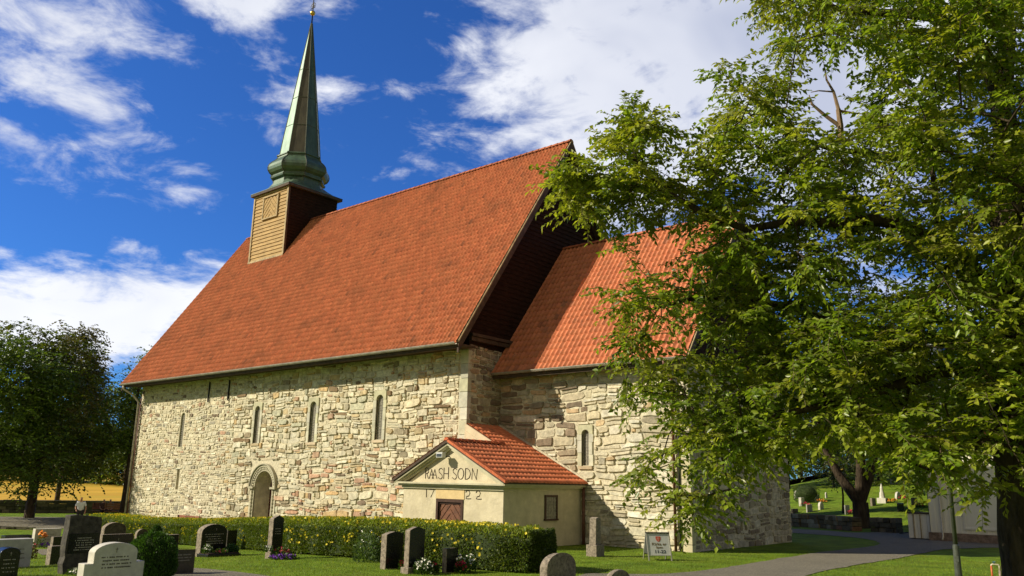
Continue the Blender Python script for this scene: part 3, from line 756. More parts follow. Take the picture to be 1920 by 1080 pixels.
# ------------------------------------------------------------------ turret + spire
TX0, TX1 = -23.803, -20.07; TY0, TY1 = YC-1.866, YC+1.866; TZT = 20.1
MB().box(TX0+.03, TX1-.03, TY0+.03, TY1-.03, 14.6, 20.15).obj('turret_core', M['tarwood'], church)
zroof = lambda y: ZR-(ZR-ZE)*abs(y-YC)/(YC+O_)
fb = MB(); z = zroof(TY0)+.06; zb0 = z
while z < TZT:
    zt = min(z+.235, TZT); fb.face([(TX0, TY0-.05, z), (TX1, TY0-.05, z), (TX1, TY0-.004, zt), (TX0, TY0-.004, zt)]); fb.face([(TX0, TY0-.0, z), (TX1, TY0, z), (TX1, TY0-.05, z), (TX0, TY0-.05, z)]); z = zt
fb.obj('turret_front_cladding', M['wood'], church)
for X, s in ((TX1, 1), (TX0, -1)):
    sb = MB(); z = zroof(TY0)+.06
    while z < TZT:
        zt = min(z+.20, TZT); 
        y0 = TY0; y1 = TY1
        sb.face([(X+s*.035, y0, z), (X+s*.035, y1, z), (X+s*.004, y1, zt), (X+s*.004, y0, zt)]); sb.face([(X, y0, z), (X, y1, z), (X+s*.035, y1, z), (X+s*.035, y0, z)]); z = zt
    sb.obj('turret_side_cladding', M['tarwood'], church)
MB().box(TX0-.05, TX0+.09, TY0-.085, TY0-.051, zb0-.05, TZT).box(TX1-.09, TX1+.05, TY0-.085, TY0-.051, zb0-.05, TZT).box(TX0-.05, TX1+.05, TY0-.11, TY0-.052, zb0-.10, zb0+.03).box(TX0+.09, TX1-.09, TY0-.08, TY0-.051, TZT-.22, TZT-.02).obj('corner_board', M['woodtrim'], church)
MB().box(TX1+.036, TX1+.06, TY0-.06, TY0+.06, zb0, TZT).obj('corner_board', M['eavewood'], church)
# shutter with chevron boards
a = on_y(493, 409, TY0-.06); b_ = on_y(522, 369, TY0-.06); sx0, sx1, sz0, sz1 = a[0], b_[0], a[2], b_[2]
sz0 = on_y(507, 407, TY0)[2]; sz1 = on_y(507, 371, TY0)[2]
sf = MB(); y0, y1 = TY0-.12, TY0-.03
sf.box(sx0-.07, sx0+.02, y0, y1, sz0-.02, sz1+.02).box(sx1-.02, sx1+.07, y0, y1, sz0-.02, sz1+.02).box(sx0-.07, sx1+.07, y0-.01, y1, sz0-.10, sz0-.02).box(sx0-.10, sx1+.10, y0-.03, y1, sz1+.02, sz1+.09)
shut = sf.obj('shutter', M['woodtrim'], church)
def chevron(x0, x1, z0, z1, yf, yb, n, lift=.012, slope=1.0):
    """^ shaped boards clipped to the rectangle; alternate boards stand proud"""
    objs = MB(); cx = (x0+x1)/2; hw = (x1-x0)/2; step = (z1-z0+hw*slope)/n
    for i in range(n):
        for sgn in (-1, 1):
            zc0 = z0-hw*slope+(i+.04)*step+hw*slope*0; zc1 = z0-hw*slope+(i+.96)*step
            # board: at centre spans zc0+hw*slope..; at edge zc0..
            poly = [(cx, zc0+hw*slope), (cx+sgn*hw, zc0), (cx+sgn*hw, zc1), (cx, zc1+hw*slope)]
            def clip(poly, zz, above):
                out = []
                for k in range(len(poly)):
                    a, b = poly[k], poly[(k+1) % len(poly)]; ia = (a[1] >= zz) if above else (a[1] <= zz); ib = (b[1] >= zz) if above else (b[1] <= zz)
                    if ia: out.append(a)
                    if ia != ib: t = (zz-a[1])/(b[1]-a[1]); out.append((a[0]+(b[0]-a[0])*t, zz))
                return out
            poly = clip(poly, z0, True)
            if len(poly) > 2: poly = clip(poly, z1, False)
            if len(poly) > 2: objs.prism(poly, 1, yf-(lift if i % 2 else 0), yb)
    return objs
chevron(sx0+.02, sx1-.02, sz0, sz1, TY0-.07, TY0-.036, 12, .02).obj('shutter_boards', M['wood'], shut)

AX, AY = (TX0+TX1)/2, YC
def ring16(r, z, t):
    """t=0 square of half-width r, t=1 octagon with apothem r"""
    out = []
    for i in range(16):
        a = math.radians(22.5*i); c, s = math.cos(a), math.sin(a)
        sq = 1/max(abs(c), abs(s)); k = round(a/(math.pi/4)); da = a-k*math.pi/4; oc = 1/math.cos(da)
        q = r*(sq*(1-t)+oc*t); out.append((AX+c*q, AY+s*q, z))
    return out
prof = [(2.12, 20.125, 0), (2.10, 20.17, 0), (1.92, 20.25, 0), (1.72, 20.38, .15), (1.58, 20.58, .4), (1.49, 20.82, .75), (1.47, 21.08, 1), (1.64, 21.12, 1), (1.66, 21.22, 1), (1.60, 21.26, 1), (1.60, 21.36, 1),
        (1.76, 21.48, 1), (1.86, 21.66, 1), (1.88, 21.85, 1), (1.82, 22.05, 1), (1.68, 22.24, 1), (1.48, 22.42, 1), (1.36, 22.58, 1), (1.34, 22.68, 1), (1.40, 22.72, 1), (1.38, 22.80, 1), (1.25, 22.86, 1)]
for k in range(1, 8): zz = 22.86+(32.9-22.86)*k/7; prof.append((max(.05, 1.22*(1-k/7)+.05), zz, 1))
rings = [ring16(*p) for p in prof]; sp = MB()
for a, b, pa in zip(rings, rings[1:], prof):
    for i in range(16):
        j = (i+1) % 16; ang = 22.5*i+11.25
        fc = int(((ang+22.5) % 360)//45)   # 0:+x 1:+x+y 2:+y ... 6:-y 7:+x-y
        if pa[1] > 22.8: col = {6: (.17, .28, .20), 5: (.16, .26, .19), 7: (.085, .075, .045), 0: (.07, .12, .075)}.get(fc, (.14, .24, .17))  # sunlit faces lighter, shaded one darker in the colour itself; diagonal is brown copper
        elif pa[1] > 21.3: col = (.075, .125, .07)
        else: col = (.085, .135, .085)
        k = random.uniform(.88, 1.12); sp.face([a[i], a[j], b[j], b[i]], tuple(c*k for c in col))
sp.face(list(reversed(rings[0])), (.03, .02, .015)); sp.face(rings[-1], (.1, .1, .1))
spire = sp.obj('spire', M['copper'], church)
se = MB()
for k in range(8):
    i = (2*k+1) % 16; se.tube([r[i] for r in rings[5:]], [.035]*6+[.035]*(len(rings)-11), 6)
for z_, r_ in ((24.9, 1.03), (27, .77), (29.2, .50)):
    zz = z_; rr_ = 1.22*(1-(z_-22.86)/10.04)+.06; pts = ring16(rr_, z_, 1); se.tube([pts[(2*k+1) % 16] for k in range(9)], .014, 5, cap=False)
se.obj('seam', M['seam'], spire)
MB().prism([(TX0-.24, TY0-.24), (TX1+.24, TY0-.24), (TX1+.24, TY1+.24), (TX0-.24, TY1+.24)], 2, 19.97, 20.12).obj('turret_eaves', M['eavewood'], church)
# finial
MB().tube([(AX, AY, 32.7), (AX, AY, 36.0)], [.05, .02], 8).obj('finial_pole', M['iron'], spire, smooth=True)
bm = bmesh.new(); bmesh.ops.create_uvsphere(bm, u_segments=20, v_segments=12, radius=.19, matrix=Matrix.Translation((AX, AY, 33.72))); me = bpy.data.meshes.new('finial_ball'); bm.to_mesh(me); bm.free(); me.materials.append(M['gold'])
me.polygons.foreach_set('use_smooth', [True]*len(me.polygons)); o = bpy.data.objects.new('finial_ball', me); COL.objects.link(o); setp(o, spire)
v = MB(); 
for s in (-1, 1):
    v.tube([(AX+s*(.05+.22*math.sin(t)), AY, 34.25+.22*math.cos(t)+.1*t*.3) for t in np.linspace(0, 4.4, 10)], .018, 5)
v.tube([(AX-.3, AY, 34.1), (AX+.3, AY, 34.1)], .015, 5); v.box(AX-.09, AX+.09, AY-.01, AY+.01, 34.15, 34.55)
v.obj('weather_vane', M['iron'], spire)

# ------------------------------------------------------------------ porch
GP = -.6
pw = MB().box(XP0, XP1, -PP, -.001, GP, 1.97).obj('porch_wall', M['plaster'], church)
MB().box(.0, XP1, -.001, S_, GP, 1.97).prism([(XP0+.1, 1.97), (XP1-.1, 1.97), (XR, ZPR-.12)], 1, -PP, -.1).prism([(0, 1.97), (XP1-.05, 1.97), (0, ZPT-.26)], 1, -.1+.001, S_-.001).obj('porch_upper_wall', M['plaster'], church)
cut(pw, [MB().box(1.10, 2.20, -PP-.2, -PP+.12, -.7, 1.42), MB().box(XP1-.10, XP1+.2, -.20, .42, .93, 1.68)] if False else [MB().box(1.10, 2.20, -PP-.2, -PP+.12, -.7, 1.42)])
# triangular plaster wall above the porch ridge
MB().prism([(-.02, 3.2), (XR+.15, 3.2), (XR, ZPR-.02), (-.02, ZPT+.0)], 1, -.075, -.004).obj('plaster_gablet', M['plaster'], church)
sl = (ZPR-ZPE)/(4.37-XR)
zp = lambda x: ZPR-sl*abs(x-XR)
xl, xr_ = XR-2.725, XR+2.725
# roof slabs
pr = MB()
pr.prism([(XR, ZPR-.02), (xr_, ZPE-.02), (xr_, ZPE-.08), (XR, ZPR-.10)], 1, -PP-.26, .0)
pr.prism([(0.02, ZPT-.02), (xr_, ZPE-.02), (xr_, ZPE-.08), (0.02, ZPT-.10)], 1, .001, S_-.005)
pr.prism([(XR-.001, ZPR-.02), (xl, ZPE-.02), (xl, ZPE-.08), (XR-.001, ZPR-.10)], 1, -PP-.26, .0)
porchroof = pr.obj('porch_roof', M['eavewood'], church)
Sp = nrm((-1, 0, sl)); Np = nrm((sl, 0, 1)); full = xr_*math.sqrt(1+sl*sl)
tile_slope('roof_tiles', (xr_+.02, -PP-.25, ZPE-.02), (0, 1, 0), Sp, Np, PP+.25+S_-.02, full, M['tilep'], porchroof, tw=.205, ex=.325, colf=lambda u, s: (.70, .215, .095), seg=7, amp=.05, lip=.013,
           keep=lambda u, s: (xr_-s/math.sqrt(1+sl*sl) > XR-.02) or (-PP-.25+u > 0.02))
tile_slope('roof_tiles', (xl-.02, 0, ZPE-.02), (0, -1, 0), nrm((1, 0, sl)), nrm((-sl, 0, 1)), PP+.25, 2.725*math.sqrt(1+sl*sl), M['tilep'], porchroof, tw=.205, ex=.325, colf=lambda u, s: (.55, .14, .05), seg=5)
ridge('ridge_tiles', (XR, -PP-.30, ZPR+.0), (XR, .32, ZPR+.0), .105, M['tilep'], porchroof, 9, (.52, .13, .05))
# verge tiles down the right front edge
vt = MB(); nvt = 9
for i in range(nvt):
    t0 = i/nvt; t1 = (i+1.08)/nvt; x0 = XR+.05+2.70*t0; x1 = XR+.05+2.70*t1; k = random.uniform(.8, 1.1)
    vt.prism([(x0, zp(x0)+.075), (x1, zp(x1)+.055), (x1, zp(x1)-.03), (x0, zp(x0)-.03)], 1, -PP-.30, -PP-.14, (.58*k, .15*k, .055*k))
vt.obj('verge_tiles', M['tilep'], porchroof, bevel=.006)
# cornices
cn = MB()
def rake(t0, t1, ya, yb, lim=0.0):
    for sg in (-1, 1):
        xe = XR+sg*(2.66-lim); 
        cn.prism([(XR, ZPR-.02-t0), (xe, zp(xe)-.02-t0), (xe, zp(xe)-.02-t1), (XR, ZPR-.02-t1)] if sg > 0 else [(XR, ZPR-.02-t1), (xe, zp(xe)-.02-t1), (xe, zp(xe)-.02-t0), (XR, ZPR-.02-t0)], 1, ya, yb)
rake(.085, .15, -PP-.24, -PP+.02); rake(.15, .21, -PP-.17, -PP+.02, .15); rake(.21, .29, -PP-.09, -PP+.02, .32)
cn.box(XP0-.24, XP1+.24, -PP-.23, -PP+.01, 2.02, 2.085).box(XP0-.16, XP1+.16, -PP-.15, -PP+.01, 1.955, 2.02).box(XP0-.05, XP1+.05, -PP-.06, -PP+.01, 1.86, 1.955)
cn.box(XP1-.01, XP1+.23, -PP-.002, S_-.01, 2.03, 2.09).box(XP1-.01, XP1+.15, -PP-.001, S_-.01, 1.96, 2.03)
cn.obj('cornice', M['cornice'], church, bevel=.006)
# dark outer roof edge
de = MB()
for sg in (-1, 1):
    xe = XR+sg*2.72; de.prism([(XR, ZPR+.01), (xe, zp(xe)+.01), (xe, zp(xe)-.085), (XR, ZPR-.085)], 1, -PP-.285, -PP-.262)
de.obj('roof_edge_board', M['eavewood'], porchroof)
# mortar fillet where the porch roof meets the chancel wall
MB().prism([(0, ZPT+.02), (xr_, ZPE+.06), (xr_, ZPE+.13), (0, ZPT+.11)], 1, S_-.10, S_-.01).obj('mortar_fillet', M['mortar'], church)
MB().tube([(XP1+.14, S_-.12, 2.0), (XP1+.14, S_-.12, -.1)], .055, 8).obj('downpipe', M['pipe'], church, smooth=True)
# door
fr = MB().box(1.0, 1.10, -PP-.03, -PP+.08, GP, 1.42).box(2.20, 2.30, -PP-.03, -PP+.08, GP, 1.42).box(1.0, 2.30, -PP-.035, -PP+.08, 1.42, 1.52)
fr.box(1.10, 1.15, -PP+.02, -PP+.09, GP, 1.42).box(2.15, 2.20, -PP+.02, -PP+.09, GP, 1.42).box(1.15, 2.15, -PP+.02, -PP+.09, 1.36, 1.42)
dr = chevron(1.15, 2.15, -.55, 1.36, -PP+.06, -PP+.10, 17, .016, 1.1).obj('porch_door', M['doorwood'], church)
fr.obj('door_frame', M['doorframe'], dr)
MB().tube([(2.07, -PP+.02, .35), (2.07, -PP+.02, .47)], .014, 8).obj('handle', M['iron'], dr)
MB().box(.96, 2.34, -PP-.018, -PP+.01, 1.53, 1.855).obj('door_lintel_panel', M['plasterwarm'], church)
# side window
wf = MB(); xw = XP1
wf.box(xw-.02, xw+.04, -.26, -.19, .90, 1.71).box(xw-.02, xw+.04, .40, .47, .90, 1.71).box(xw-.02, xw+.045, -.26, .47, 1.66, 1.73).box(xw-.02, xw+.06, -.29, .50, .86, .92)
wf = wf.obj('porch_window', M['doorframe'], church)
MB().box(xw+.004, xw+.012, -.19, .40, .92, 1.66).obj('glass', M['glass'], wf)
l = MB()
for i in range(1, 4): y = -.19+.59*i/4; l.box(xw+.012, xw+.022, y-.006, y+.006, .92, 1.66)
for i in range(1, 7): z = .92+.74*i/7; l.box(xw+.012, xw+.024, -.19, .40, z-.006, z+.006)
l.obj('lead_grid', M['lead'], wf)
# inscription strokes
def strokes(name, items, yf, parent, r=.0125):
    for it in items:
        b = MB()
        for pts in it: b.tube([(x, yf-.008, z) for x, z in pts], r, 6)
        b.obj(name, M['letters'], parent)
def arcpts(cx, cz, rx, rz, a0, a1, n=12): return [(cx+rx*math.cos(R_(a0+(a1-a0)*i/n)), cz+rz*math.sin(R_(a0+(a1-a0)*i/n))) for i in range(n+1)]
Z0, Z1 = 2.205, 2.575; H = Z1-Z0
def let(ch, x0, x1):
    w = x1-x0; P = lambda u, v: (x0+w*u, Z0+H*v)
    if ch == 'R': return [[P(0, 0), P(0, 1)], [P(0, 1), P(.6, 1), P(1, .88), P(1, .64), P(.6, .5), P(0, .48)], [P(.4, .5), P(1, 0)]]
    if ch == 'A': return [[P(0, 0), P(.5, .9), P(1, 0)], [P(.2, .36), P(.8, .36)]]
    if ch == 'S': return [[P(.95, .86), P(.7, 1), P(.35, .98), P(.08, .82), P(.15, .62), P(.5, .5), P(.85, .36), P(.95, .16), P(.65, 0), P(.25, .02), P(0, .14)]]
    if ch == 'H': return [[P(0, 0), P(0, 1.05)], [P(1, 0), P(1, 1.1)], [P(0, .5), P(1, .5)]]
    if ch == 'O': return [arcpts(x0+w/2, Z0+H/2, w/2, H/2, 0, 360, 20)]
    if ch == 'D': return [[P(0, 0), P(0, 1)], [P(0, 1), P(.4, .98), P(.8, .82), P(1, .5), P(.8, .16), P(.4, .02), P(0, 0)]]
    if ch == 'N': return [[P(0, 0), P(.05, 1), P(.85, 0), P(1, 1)]]
items = []
for ch, a, b in (('R', .39, .54), ('A', .585, .80), ('A', .735, .975), ('S', 1.04, 1.25), ('H', 1.31, 1.535), ('S', 1.74, 1.95), ('O', 1.99, 2.27), ('D', 2.35, 2.59), ('N', 2.66, 2.91)): items.append(let(ch, a, b))
strokes('letter', items, -PP, church)
z0, z1 = 1.56, 1.83
def two(x0, w, s=0): return [[(x0+w*.05, z1-.06), (x0+w*.25, z1), (x0+w*.6, z1), (x0+w*.8, z1-.07), (x0+w*.62, z1-.17), (x0+w*.25, z0+.08), (x0+w*.12, z0+.01), (x0+w*.5, z0+.0), (x0+w*1.0, z0+.01)]]
strokes('numeral', [[[(.48, z0), (.47, z1+.02)]], [[(.62, z1), (.86, z1), (.70, z0)]], two(2.38, .27), two(2.86, .27)], -PP, church)
# floodlight over the inscription
fl = MB().box(1.30, 1.60, -PP-.42, -PP-.24, 2.93, 3.09).box(1.28, 1.62, -PP-.43, -PP-.22, 3.09, 3.11).obj('floodlight', M['lampwhite'], church, bevel=.012)
MB().box(1.33, 1.57, -PP-.432, -PP-.421, 2.96, 3.06).obj('lamp_glass', M['lampglass'], fl)
MB().tube([(1.5, -PP-.25, 2.98), (1.55, -PP-.1, 2.98), (1.55, -PP, 2.98)], .02, 8).obj('bracket', M['darkmetal'], fl)

# ------------------------------------------------------------------ leaves / trees
def leaf_mesh(name, B, Dr, Nn, Ln, wr, C, m, parent, fold=.25, droop=.0):
    """one leaf = two triangles folded on the midrib"""
    B = np.asarray(B); n = len(B); Dr = Dr/np.linalg.norm(Dr, axis=1, keepdims=True)
    side = np.cross(Dr, Nn); side /= np.linalg.norm(side, axis=1, keepdims=True)+1e-9; nn = np.cross(side, Dr)
    L = Ln[:, None]; w = L*wr
    mid = B+Dr*L*.45
    V = np.empty((n, 4, 3)); V[:, 0] = B; V[:, 1] = mid+side*w+nn*w*fold; V[:, 2] = B+Dr*L-nn*L*droop; V[:, 3] = mid-side*w+nn*w*fold
    idx = np.arange(n)[:, None]*4
    F = np.concatenate([idx+np.array([[0, 1, 2]]), idx+np.array([[0, 2, 3]])]).reshape(-1, 3)
    return npmesh(name, V.reshape(-1, 3), F, m, parent, C=np.repeat(C, 4, axis=0))
def unit(v): return v/(np.linalg.norm(v, axis=-1, keepdims=True)+1e-9)

def grow(limbs, targets, step=.45, bias=.12):
    """skeleton: nodes from limb polylines (pts, r0, r1), then each target joined to the nearest node"""
    P = []; par = []; dep = []; fix = []
    for pts, r0, r1, start in limbs:
        pts = [np.array(p, float) for p in pts]
        prev = -1
        if start is not None and P:
            A = np.array(P); prev = int(np.argmin(((A-pts[0])**2).sum(1)))
        tot = sum(np.linalg.norm(b-a) for a, b in zip(pts, pts[1:])); run = 0
        for a, b in zip(pts, pts[1:]):
            d = np.linalg.norm(b-a); k = max(1, int(d/step))
            for i in range(k+1 if b is pts[-1] else k):
                t = i/k; q = a+(b-a)*t; s = (run+d*t)/tot
                P.append(q); par.append(prev); dep.append((dep[prev] if prev >= 0 else 0)+step); fix.append(r0+(r1-r0)*s); prev = len(P)-1
            run += d
    nl = len(P)
    A = np.zeros((nl+len(targets)*14, 3)); A[:nl] = P; Dp = np.zeros(len(A)); Dp[:nl] = dep; n = nl
    T = np.array(targets); d0 = np.sqrt(((T[:, None, :]-A[None, :nl:2, :])**2).sum(2)).min(1)
    tips = []
    for ti in np.argsort(d0):
        t = T[ti]; dd = np.sqrt(((A[:n]-t)**2).sum(1)); j = int(np.argmin(dd+bias*Dp[:n])); d = dd[j]
        k = min(12, max(1, int(d/step))); a = A[j].copy(); sag = np.array([0, 0, .10*d])
        prev = j
        for i in range(1, k+1):
            s = i/k; q = a+(t-a)*s+sag*math.sin(math.pi*s)+(rng.normal(0, .04, 3) if i < k else 0)
            A[n] = q; par.append(prev); Dp[n] = Dp[prev]+d/k; fix.append(0); prev = n; n += 1
        tips.append(prev)
    par = np.array(par[:n]); cnt = np.zeros(n)
    cnt[tips] += 1
    for i in range(n-1, -1, -1):
        if par[i] >= 0: cnt[par[i]] += cnt[i]
    rad = np.maximum(.0045*np.maximum(cnt, 1)**.52, np.array(fix[:n]))
    return A[:n], par, rad, tips
def wood_mesh(name, A, par, rad, m, parent, sides=6):
    I = np.where(par >= 0)[0]; a = A[par[I]]; b = A[I]; ra = np.minimum(rad[par[I]], rad[I]*1.5); rb = rad[I]
    t = unit(b-a); ref = np.where(np.abs(t[:, 2:3]) < .9, np.array([[0, 0, 1.]]), np.array([[1., 0, 0]]))
    u = unit(np.cross(t, ref)); v = np.cross(t, u); V = []; n = len(I)
    a = a-t*ra[:, None]*.3
    w = np.arange(sides)*2*math.pi/sides; cs = np.cos(w)[None, :, None]; sn = np.sin(w)[None, :, None]
    off = u[:, None, :]*cs+v[:, None, :]*sn
    V = np.concatenate([a[:, None, :]+off*ra[:, None, None], b[:, None, :]+off*rb[:, None, None]], axis=1)
    base = (np.arange(n)*2*sides)[:, None]; k = np.arange(sides)[None, :]; k2 = (k+1) % sides
    F = np.stack([base+k, base+k2, base+sides+k2, base+sides+k], axis=2).reshape(-1, 4)
    return npmesh(name, V.reshape(-1, 3), F, m, parent, smooth=True)
def sprays(A, par, tips, ntw, nlf, tl, ll, cols, out_from=None, flat=.45, drp=.35):
    """leafy twigs at every tip: leaves alternate along short twigs in a loosely flat spray"""
    B = []; Dd = []; Nn = []; L = []; C = []
    for tp in tips:
        p = A[tp]; q = A[par[tp]]; d = unit(p-q)
        ck = rng.uniform(.7, 1.25); cc = cols[rng.integers(len(cols))]
        for k in range(ntw):
            dir = unit(d*.6+rng.normal(0, 1, 3)*np.array([1, 1, flat])); o = p+(q-p)*rng.uniform(0, .7)
            ln = tl*rng.uniform(.6, 1.25); s = np.linspace(.12, 1, nlf); pts = o+dir*s[:, None]*ln; pts[:, 2] -= drp*ln*s**2
            sd = unit(np.cross(dir, [0, 0, 1.])+1e-6); alt = np.where(np.arange(nlf) % 2 == 0, 1., -1.)[:, None]
            ld = unit(dir*.65+sd*alt*.8+rng.normal(0, .28, (nlf, 3))+np.array([0, 0, -.35]))
            nn = unit(np.array([-.15, -.2, 1.])+rng.normal(0, .62, (nlf, 3)))
            B.append(pts); Dd.append(ld); Nn.append(nn); L.append(ll*rng.uniform(.65, 1.2, nlf))
            c = np.tile(cc, (nlf, 1))*ck*rng.uniform(.8, 1.2, (nlf, 1)); C.append(c)
    global TW; TW = np.concatenate([np.stack([b[:-1:2][:7], b[1::2][:7]], 1) for b in B])
    return np.concatenate(B), np.concatenate(Dd), np.concatenate(Nn), np.concatenate(L), np.concatenate(C)

def inpoly(u, v, poly):
    c = False; j = len(poly)-1
    for i in range(len(poly)):
        if (poly[i][1] > v) != (poly[j][1] > v) and u < (poly[j][0]-poly[i][0])*(v-poly[i][1])/(poly[j][1]-poly[i][1])+poly[i][0]: c = not c
        j = i
    return c

def big_tree():
    base = at_d(1940, 1000, 17.2); bx_, by_ = base[0], base[1]; gz = hgt(bx_, by_)
    root = thing('elm_tree', 'large leafy elm with a thick dark trunk and branches reaching towards the church', 'tree', (bx_, by_, gz))
    D = lambda u, v, d: at_d(u, v, d)
    t0 = np.array([bx_, by_, gz-.1])
    limbs = [([t0, D(1928, 1000, 17.2), D(1922, 900, 17.2), D(1915, 780, 17.3), D(1908, 640, 17.5), D(1905, 480, 17.7), D(1898, 330, 18), D(1880, 200, 18.2)], .50, .22, None),
             ([D(1880, 200, 18.2), D(1850, 110, 17.8), D(1815, 55, 17.4), D(1760, 33, 16.9), D(1690, 25, 16.4), D(1580, 20, 15.8), D(1500, -10, 15.2)], .17, .03, 1),
             ([D(1880, 200, 18.2), D(1890, 60, 18.6), D(1870, -120, 19), D(1840, -280, 19.4)], .2, .05, 1),
             ([D(1908, 640, 17.5), D(1850, 530, 17.0), D(1795, 480, 16.6), D(1730, 440, 16.2), D(1690, 420, 16), D(1630, 412, 15.7), D(1570, 420, 15.3), D(1490, 415, 14.9), D(1400, 430, 14.6), D(1320, 400, 14.3), D(1250, 360, 14.1), D(1190, 300, 14)], .17, .025, 1),
             ([D(1850, 530, 17.0), D(1760, 420, 17.4), D(1750, 330, 17.7), D(1735, 220, 18)], .10, .03, 1),
             ([D(1912, 760, 17.3), D(1845, 690, 16.6), D(1760, 697, 16.1), D(1705, 715, 15.7), D(1605, 747, 15.2), D(1500, 770, 14.8), D(1420, 790, 14.4), D(1340, 820, 14.1)], .15, .02, 1),
             ([D(1908, 650, 17.5), D(1800, 640, 17.5), D(1670, 625, 17.0), D(1555, 605, 16.5), D(1480, 575, 16.1), D(1390, 560, 15.6), D(1300, 560, 15.0), D(1220, 580, 14.6)], .15, .022, 1),
             ([D(1905, 480, 17.7), D(1830, 360, 18.3), D(1740, 300, 18.6), D(1650, 290, 18.3), D(1560, 280, 17.6), D(1470, 250, 16.9), D(1400, 210, 16.3)], .14, .02, 1),
             ([D(1915, 780, 17.3), D(1870, 820, 16.2), D(1800, 850, 15.0), D(1740, 880, 14.2)], .10, .02, 1),
             ([D(1905, 480, 17.7), D(1990, 380, 18.5), D(2080, 250, 19.3), D(2200, 180, 20.5)], .18, .04, 1),
             ([D(1908, 640, 17.5), D(2020, 620, 17.0), D(2150, 560, 16.4), D(2300, 560, 16)], .15, .04, 1),
             ([D(1908, 600, 17.5), D(1960, 560, 20), D(2000, 500, 23)], .14, .04, 1),
             ([D(1905, 520, 17.7), D(1930, 430, 15.5), D(1900, 380, 13.6)], .12, .03, 1)]
    big = [(1412, -10), (1450, 50), (1475, 110), (1530, 130), (1590, 60), (1650, 90), (1620, 170), (1600, 260), (1540, 250), (1480, 205), (1455, 125), (1340, 128), (1352, 190), (1370, 215), (1325, 235), (1312, 290), (1340, 330), (1285, 330), (1262, 250), (1190, 198), (1085, 230), (1105, 290), (1040, 335), (1090, 400), (1125, 440),
           (1110, 500), (1150, 540), (1108, 560), (1150, 620), (1160, 690), (1125, 730), (1215, 740), (1280, 770), (1230, 840), (1190, 885), (1255, 930), (1290, 1000), (1330, 930), (1400, 925), (1440, 870), (1500, 850), (1560, 835), (1640, 830), (1690, 870), (1735, 940), (1765, 945), (1850, 965), (1920, 890), (2000, 930), (2150, 850), (2350, 700), (2500, 400), (2350, 0), (2150, -250), (1850, -420), (1550, -220)]
    holes = [(1695, 500, 55, 42), (1590, 560, 30, 16), (1820, 700, 30, 16), (1560, 130, 40, 60), (1770, 560, 35, 14), (1640, 165, 22, 30), (1300, 455, 30, 14), (1155, 470, 16, 12), (1850, 770, 25, 12), (1480, 880, 40, 18)]
    T = []; tries = 0
    while len(T) < 1900 and tries < 60000:
        tries += 1
        u = rng.uniform(1035, 2450); v = rng.uniform(-400, 1010)
        if not inpoly(u, v, big): continue
        off = u > 1960 or v < -60
        if off and rng.random() < .6: continue
        if any(((u-a)/c)**2+((v-b)/d)**2 < 1 for a, b, c, d in holes) and rng.random() < .9: continue
        x = min(1, max(0, (1920-u)/860)); dc = 17.6-3.8*x**.8; half = .5+3.6*(1-x)**1.0
        dist = dc+rng.uniform(-1, 1)*half
        if u < 1500: dist = dc+rng.uniform(-1, 1)*half*.8
        # clumping
        cl = mn.noise(Vector((u*.013, v*.013, dist*.4)))
        if cl < -.05 and rng.random() < .72: continue
        if u < 1310 and v > 400 and rng.random() < .52: continue
        if u < 1180 and v > 400 and rng.random() < .5: continue
        if 1690 < u < 1895 and v > 885 and rng.random() < .75: continue
        T.append(D(u, v, dist))
    A, par, rad, tips = grow(limbs, T)
    wood_mesh('trunk', A, par, rad, M['bark'], root, 7)
    # flared, knotted lower trunk
    fl_ = MB(); pts = [t0+np.array([0, 0, -.3]), t0+np.array([0, 0, .05]), t0*.7+D(1928, 1000, 17.2)*.3, D(1928, 1000, 17.2), D(1922, 900, 17.2), D(1915, 780, 17.3), D(1908, 640, 17.5)]
    n0 = 0; V = []; F = []; sides = 28; pts2 = []
    for a, b in zip(pts, pts[1:]):
        for i in range(5): pts2.append(a+(b-a)*i/5)
    rr2 = np.interp(np.arange(len(pts2)), [0, 5, 10, 15, 20, 25, 29], [.80, .66, .52, .47, .46, .46, .38])
    for i, p in enumerate(pts2):
        for k in range(sides):
            a = 2*math.pi*k/sides; q = Vector((math.cos(a)*2, math.sin(a)*2, p[2]*.7)); r = rr2[i]*(1+.16*mn.noise(q)+.05*math.sin(a*9+p[2]*1.3)+(.12*math.cos(a*5) if i < 6 else 0))
            V.append((p[0]+math.cos(a)*r, p[1]+math.sin(a)*r, p[2]))
    for i in range(len(pts2)-1):
        for k in range(sides): F.append((i*sides+k, i*sides+(k+1) % sides, (i+1)*sides+(k+1) % sides, (i+1)*sides+k))
    npmesh('lower_trunk', V, F, M['bark'], root, smooth=True)
    cols = np.array([(.22, .28, .024), (.25, .30, .028), (.29, .32, .033), (.17, .25, .022), (.19, .265, .024)])
    B, Dd, Nn, L, C = sprays(A, par, tips, 6, 15, .64, .124, cols, drp=.22)
    leaf_mesh('crown', B, Dd, Nn, L, .27, C, M['leafnear'], root, droop=.12)
    t0_ = TW[:, 0]; t1_ = TW[:, 1]; tt = unit(t1_-t0_); t1_ = t1_+tt*.05; sa = unit(np.cross(tt, [0.1, .2, 1.]))*.0035; sb_ = unit(np.cross(tt, sa))*.0035; nt_ = len(TW)
    Vt = np.stack([t0_+sa, t0_-sa*.5+sb_, t0_-sa*.5-sb_, t1_+sa, t1_-sa*.5+sb_, t1_-sa*.5-sb_], 1).reshape(-1, 3); bi = np.arange(nt_)[:, None]*6
    Ft = np.concatenate([bi+np.array([[0, 1, 4, 3]]), bi+np.array([[1, 2, 5, 4]]), bi+np.array([[2, 0, 3, 5]])]); npmesh('twigs', Vt, Ft, mat('young twig bark', (.16, .13, .06), .8, var=.3, bump=0), root)
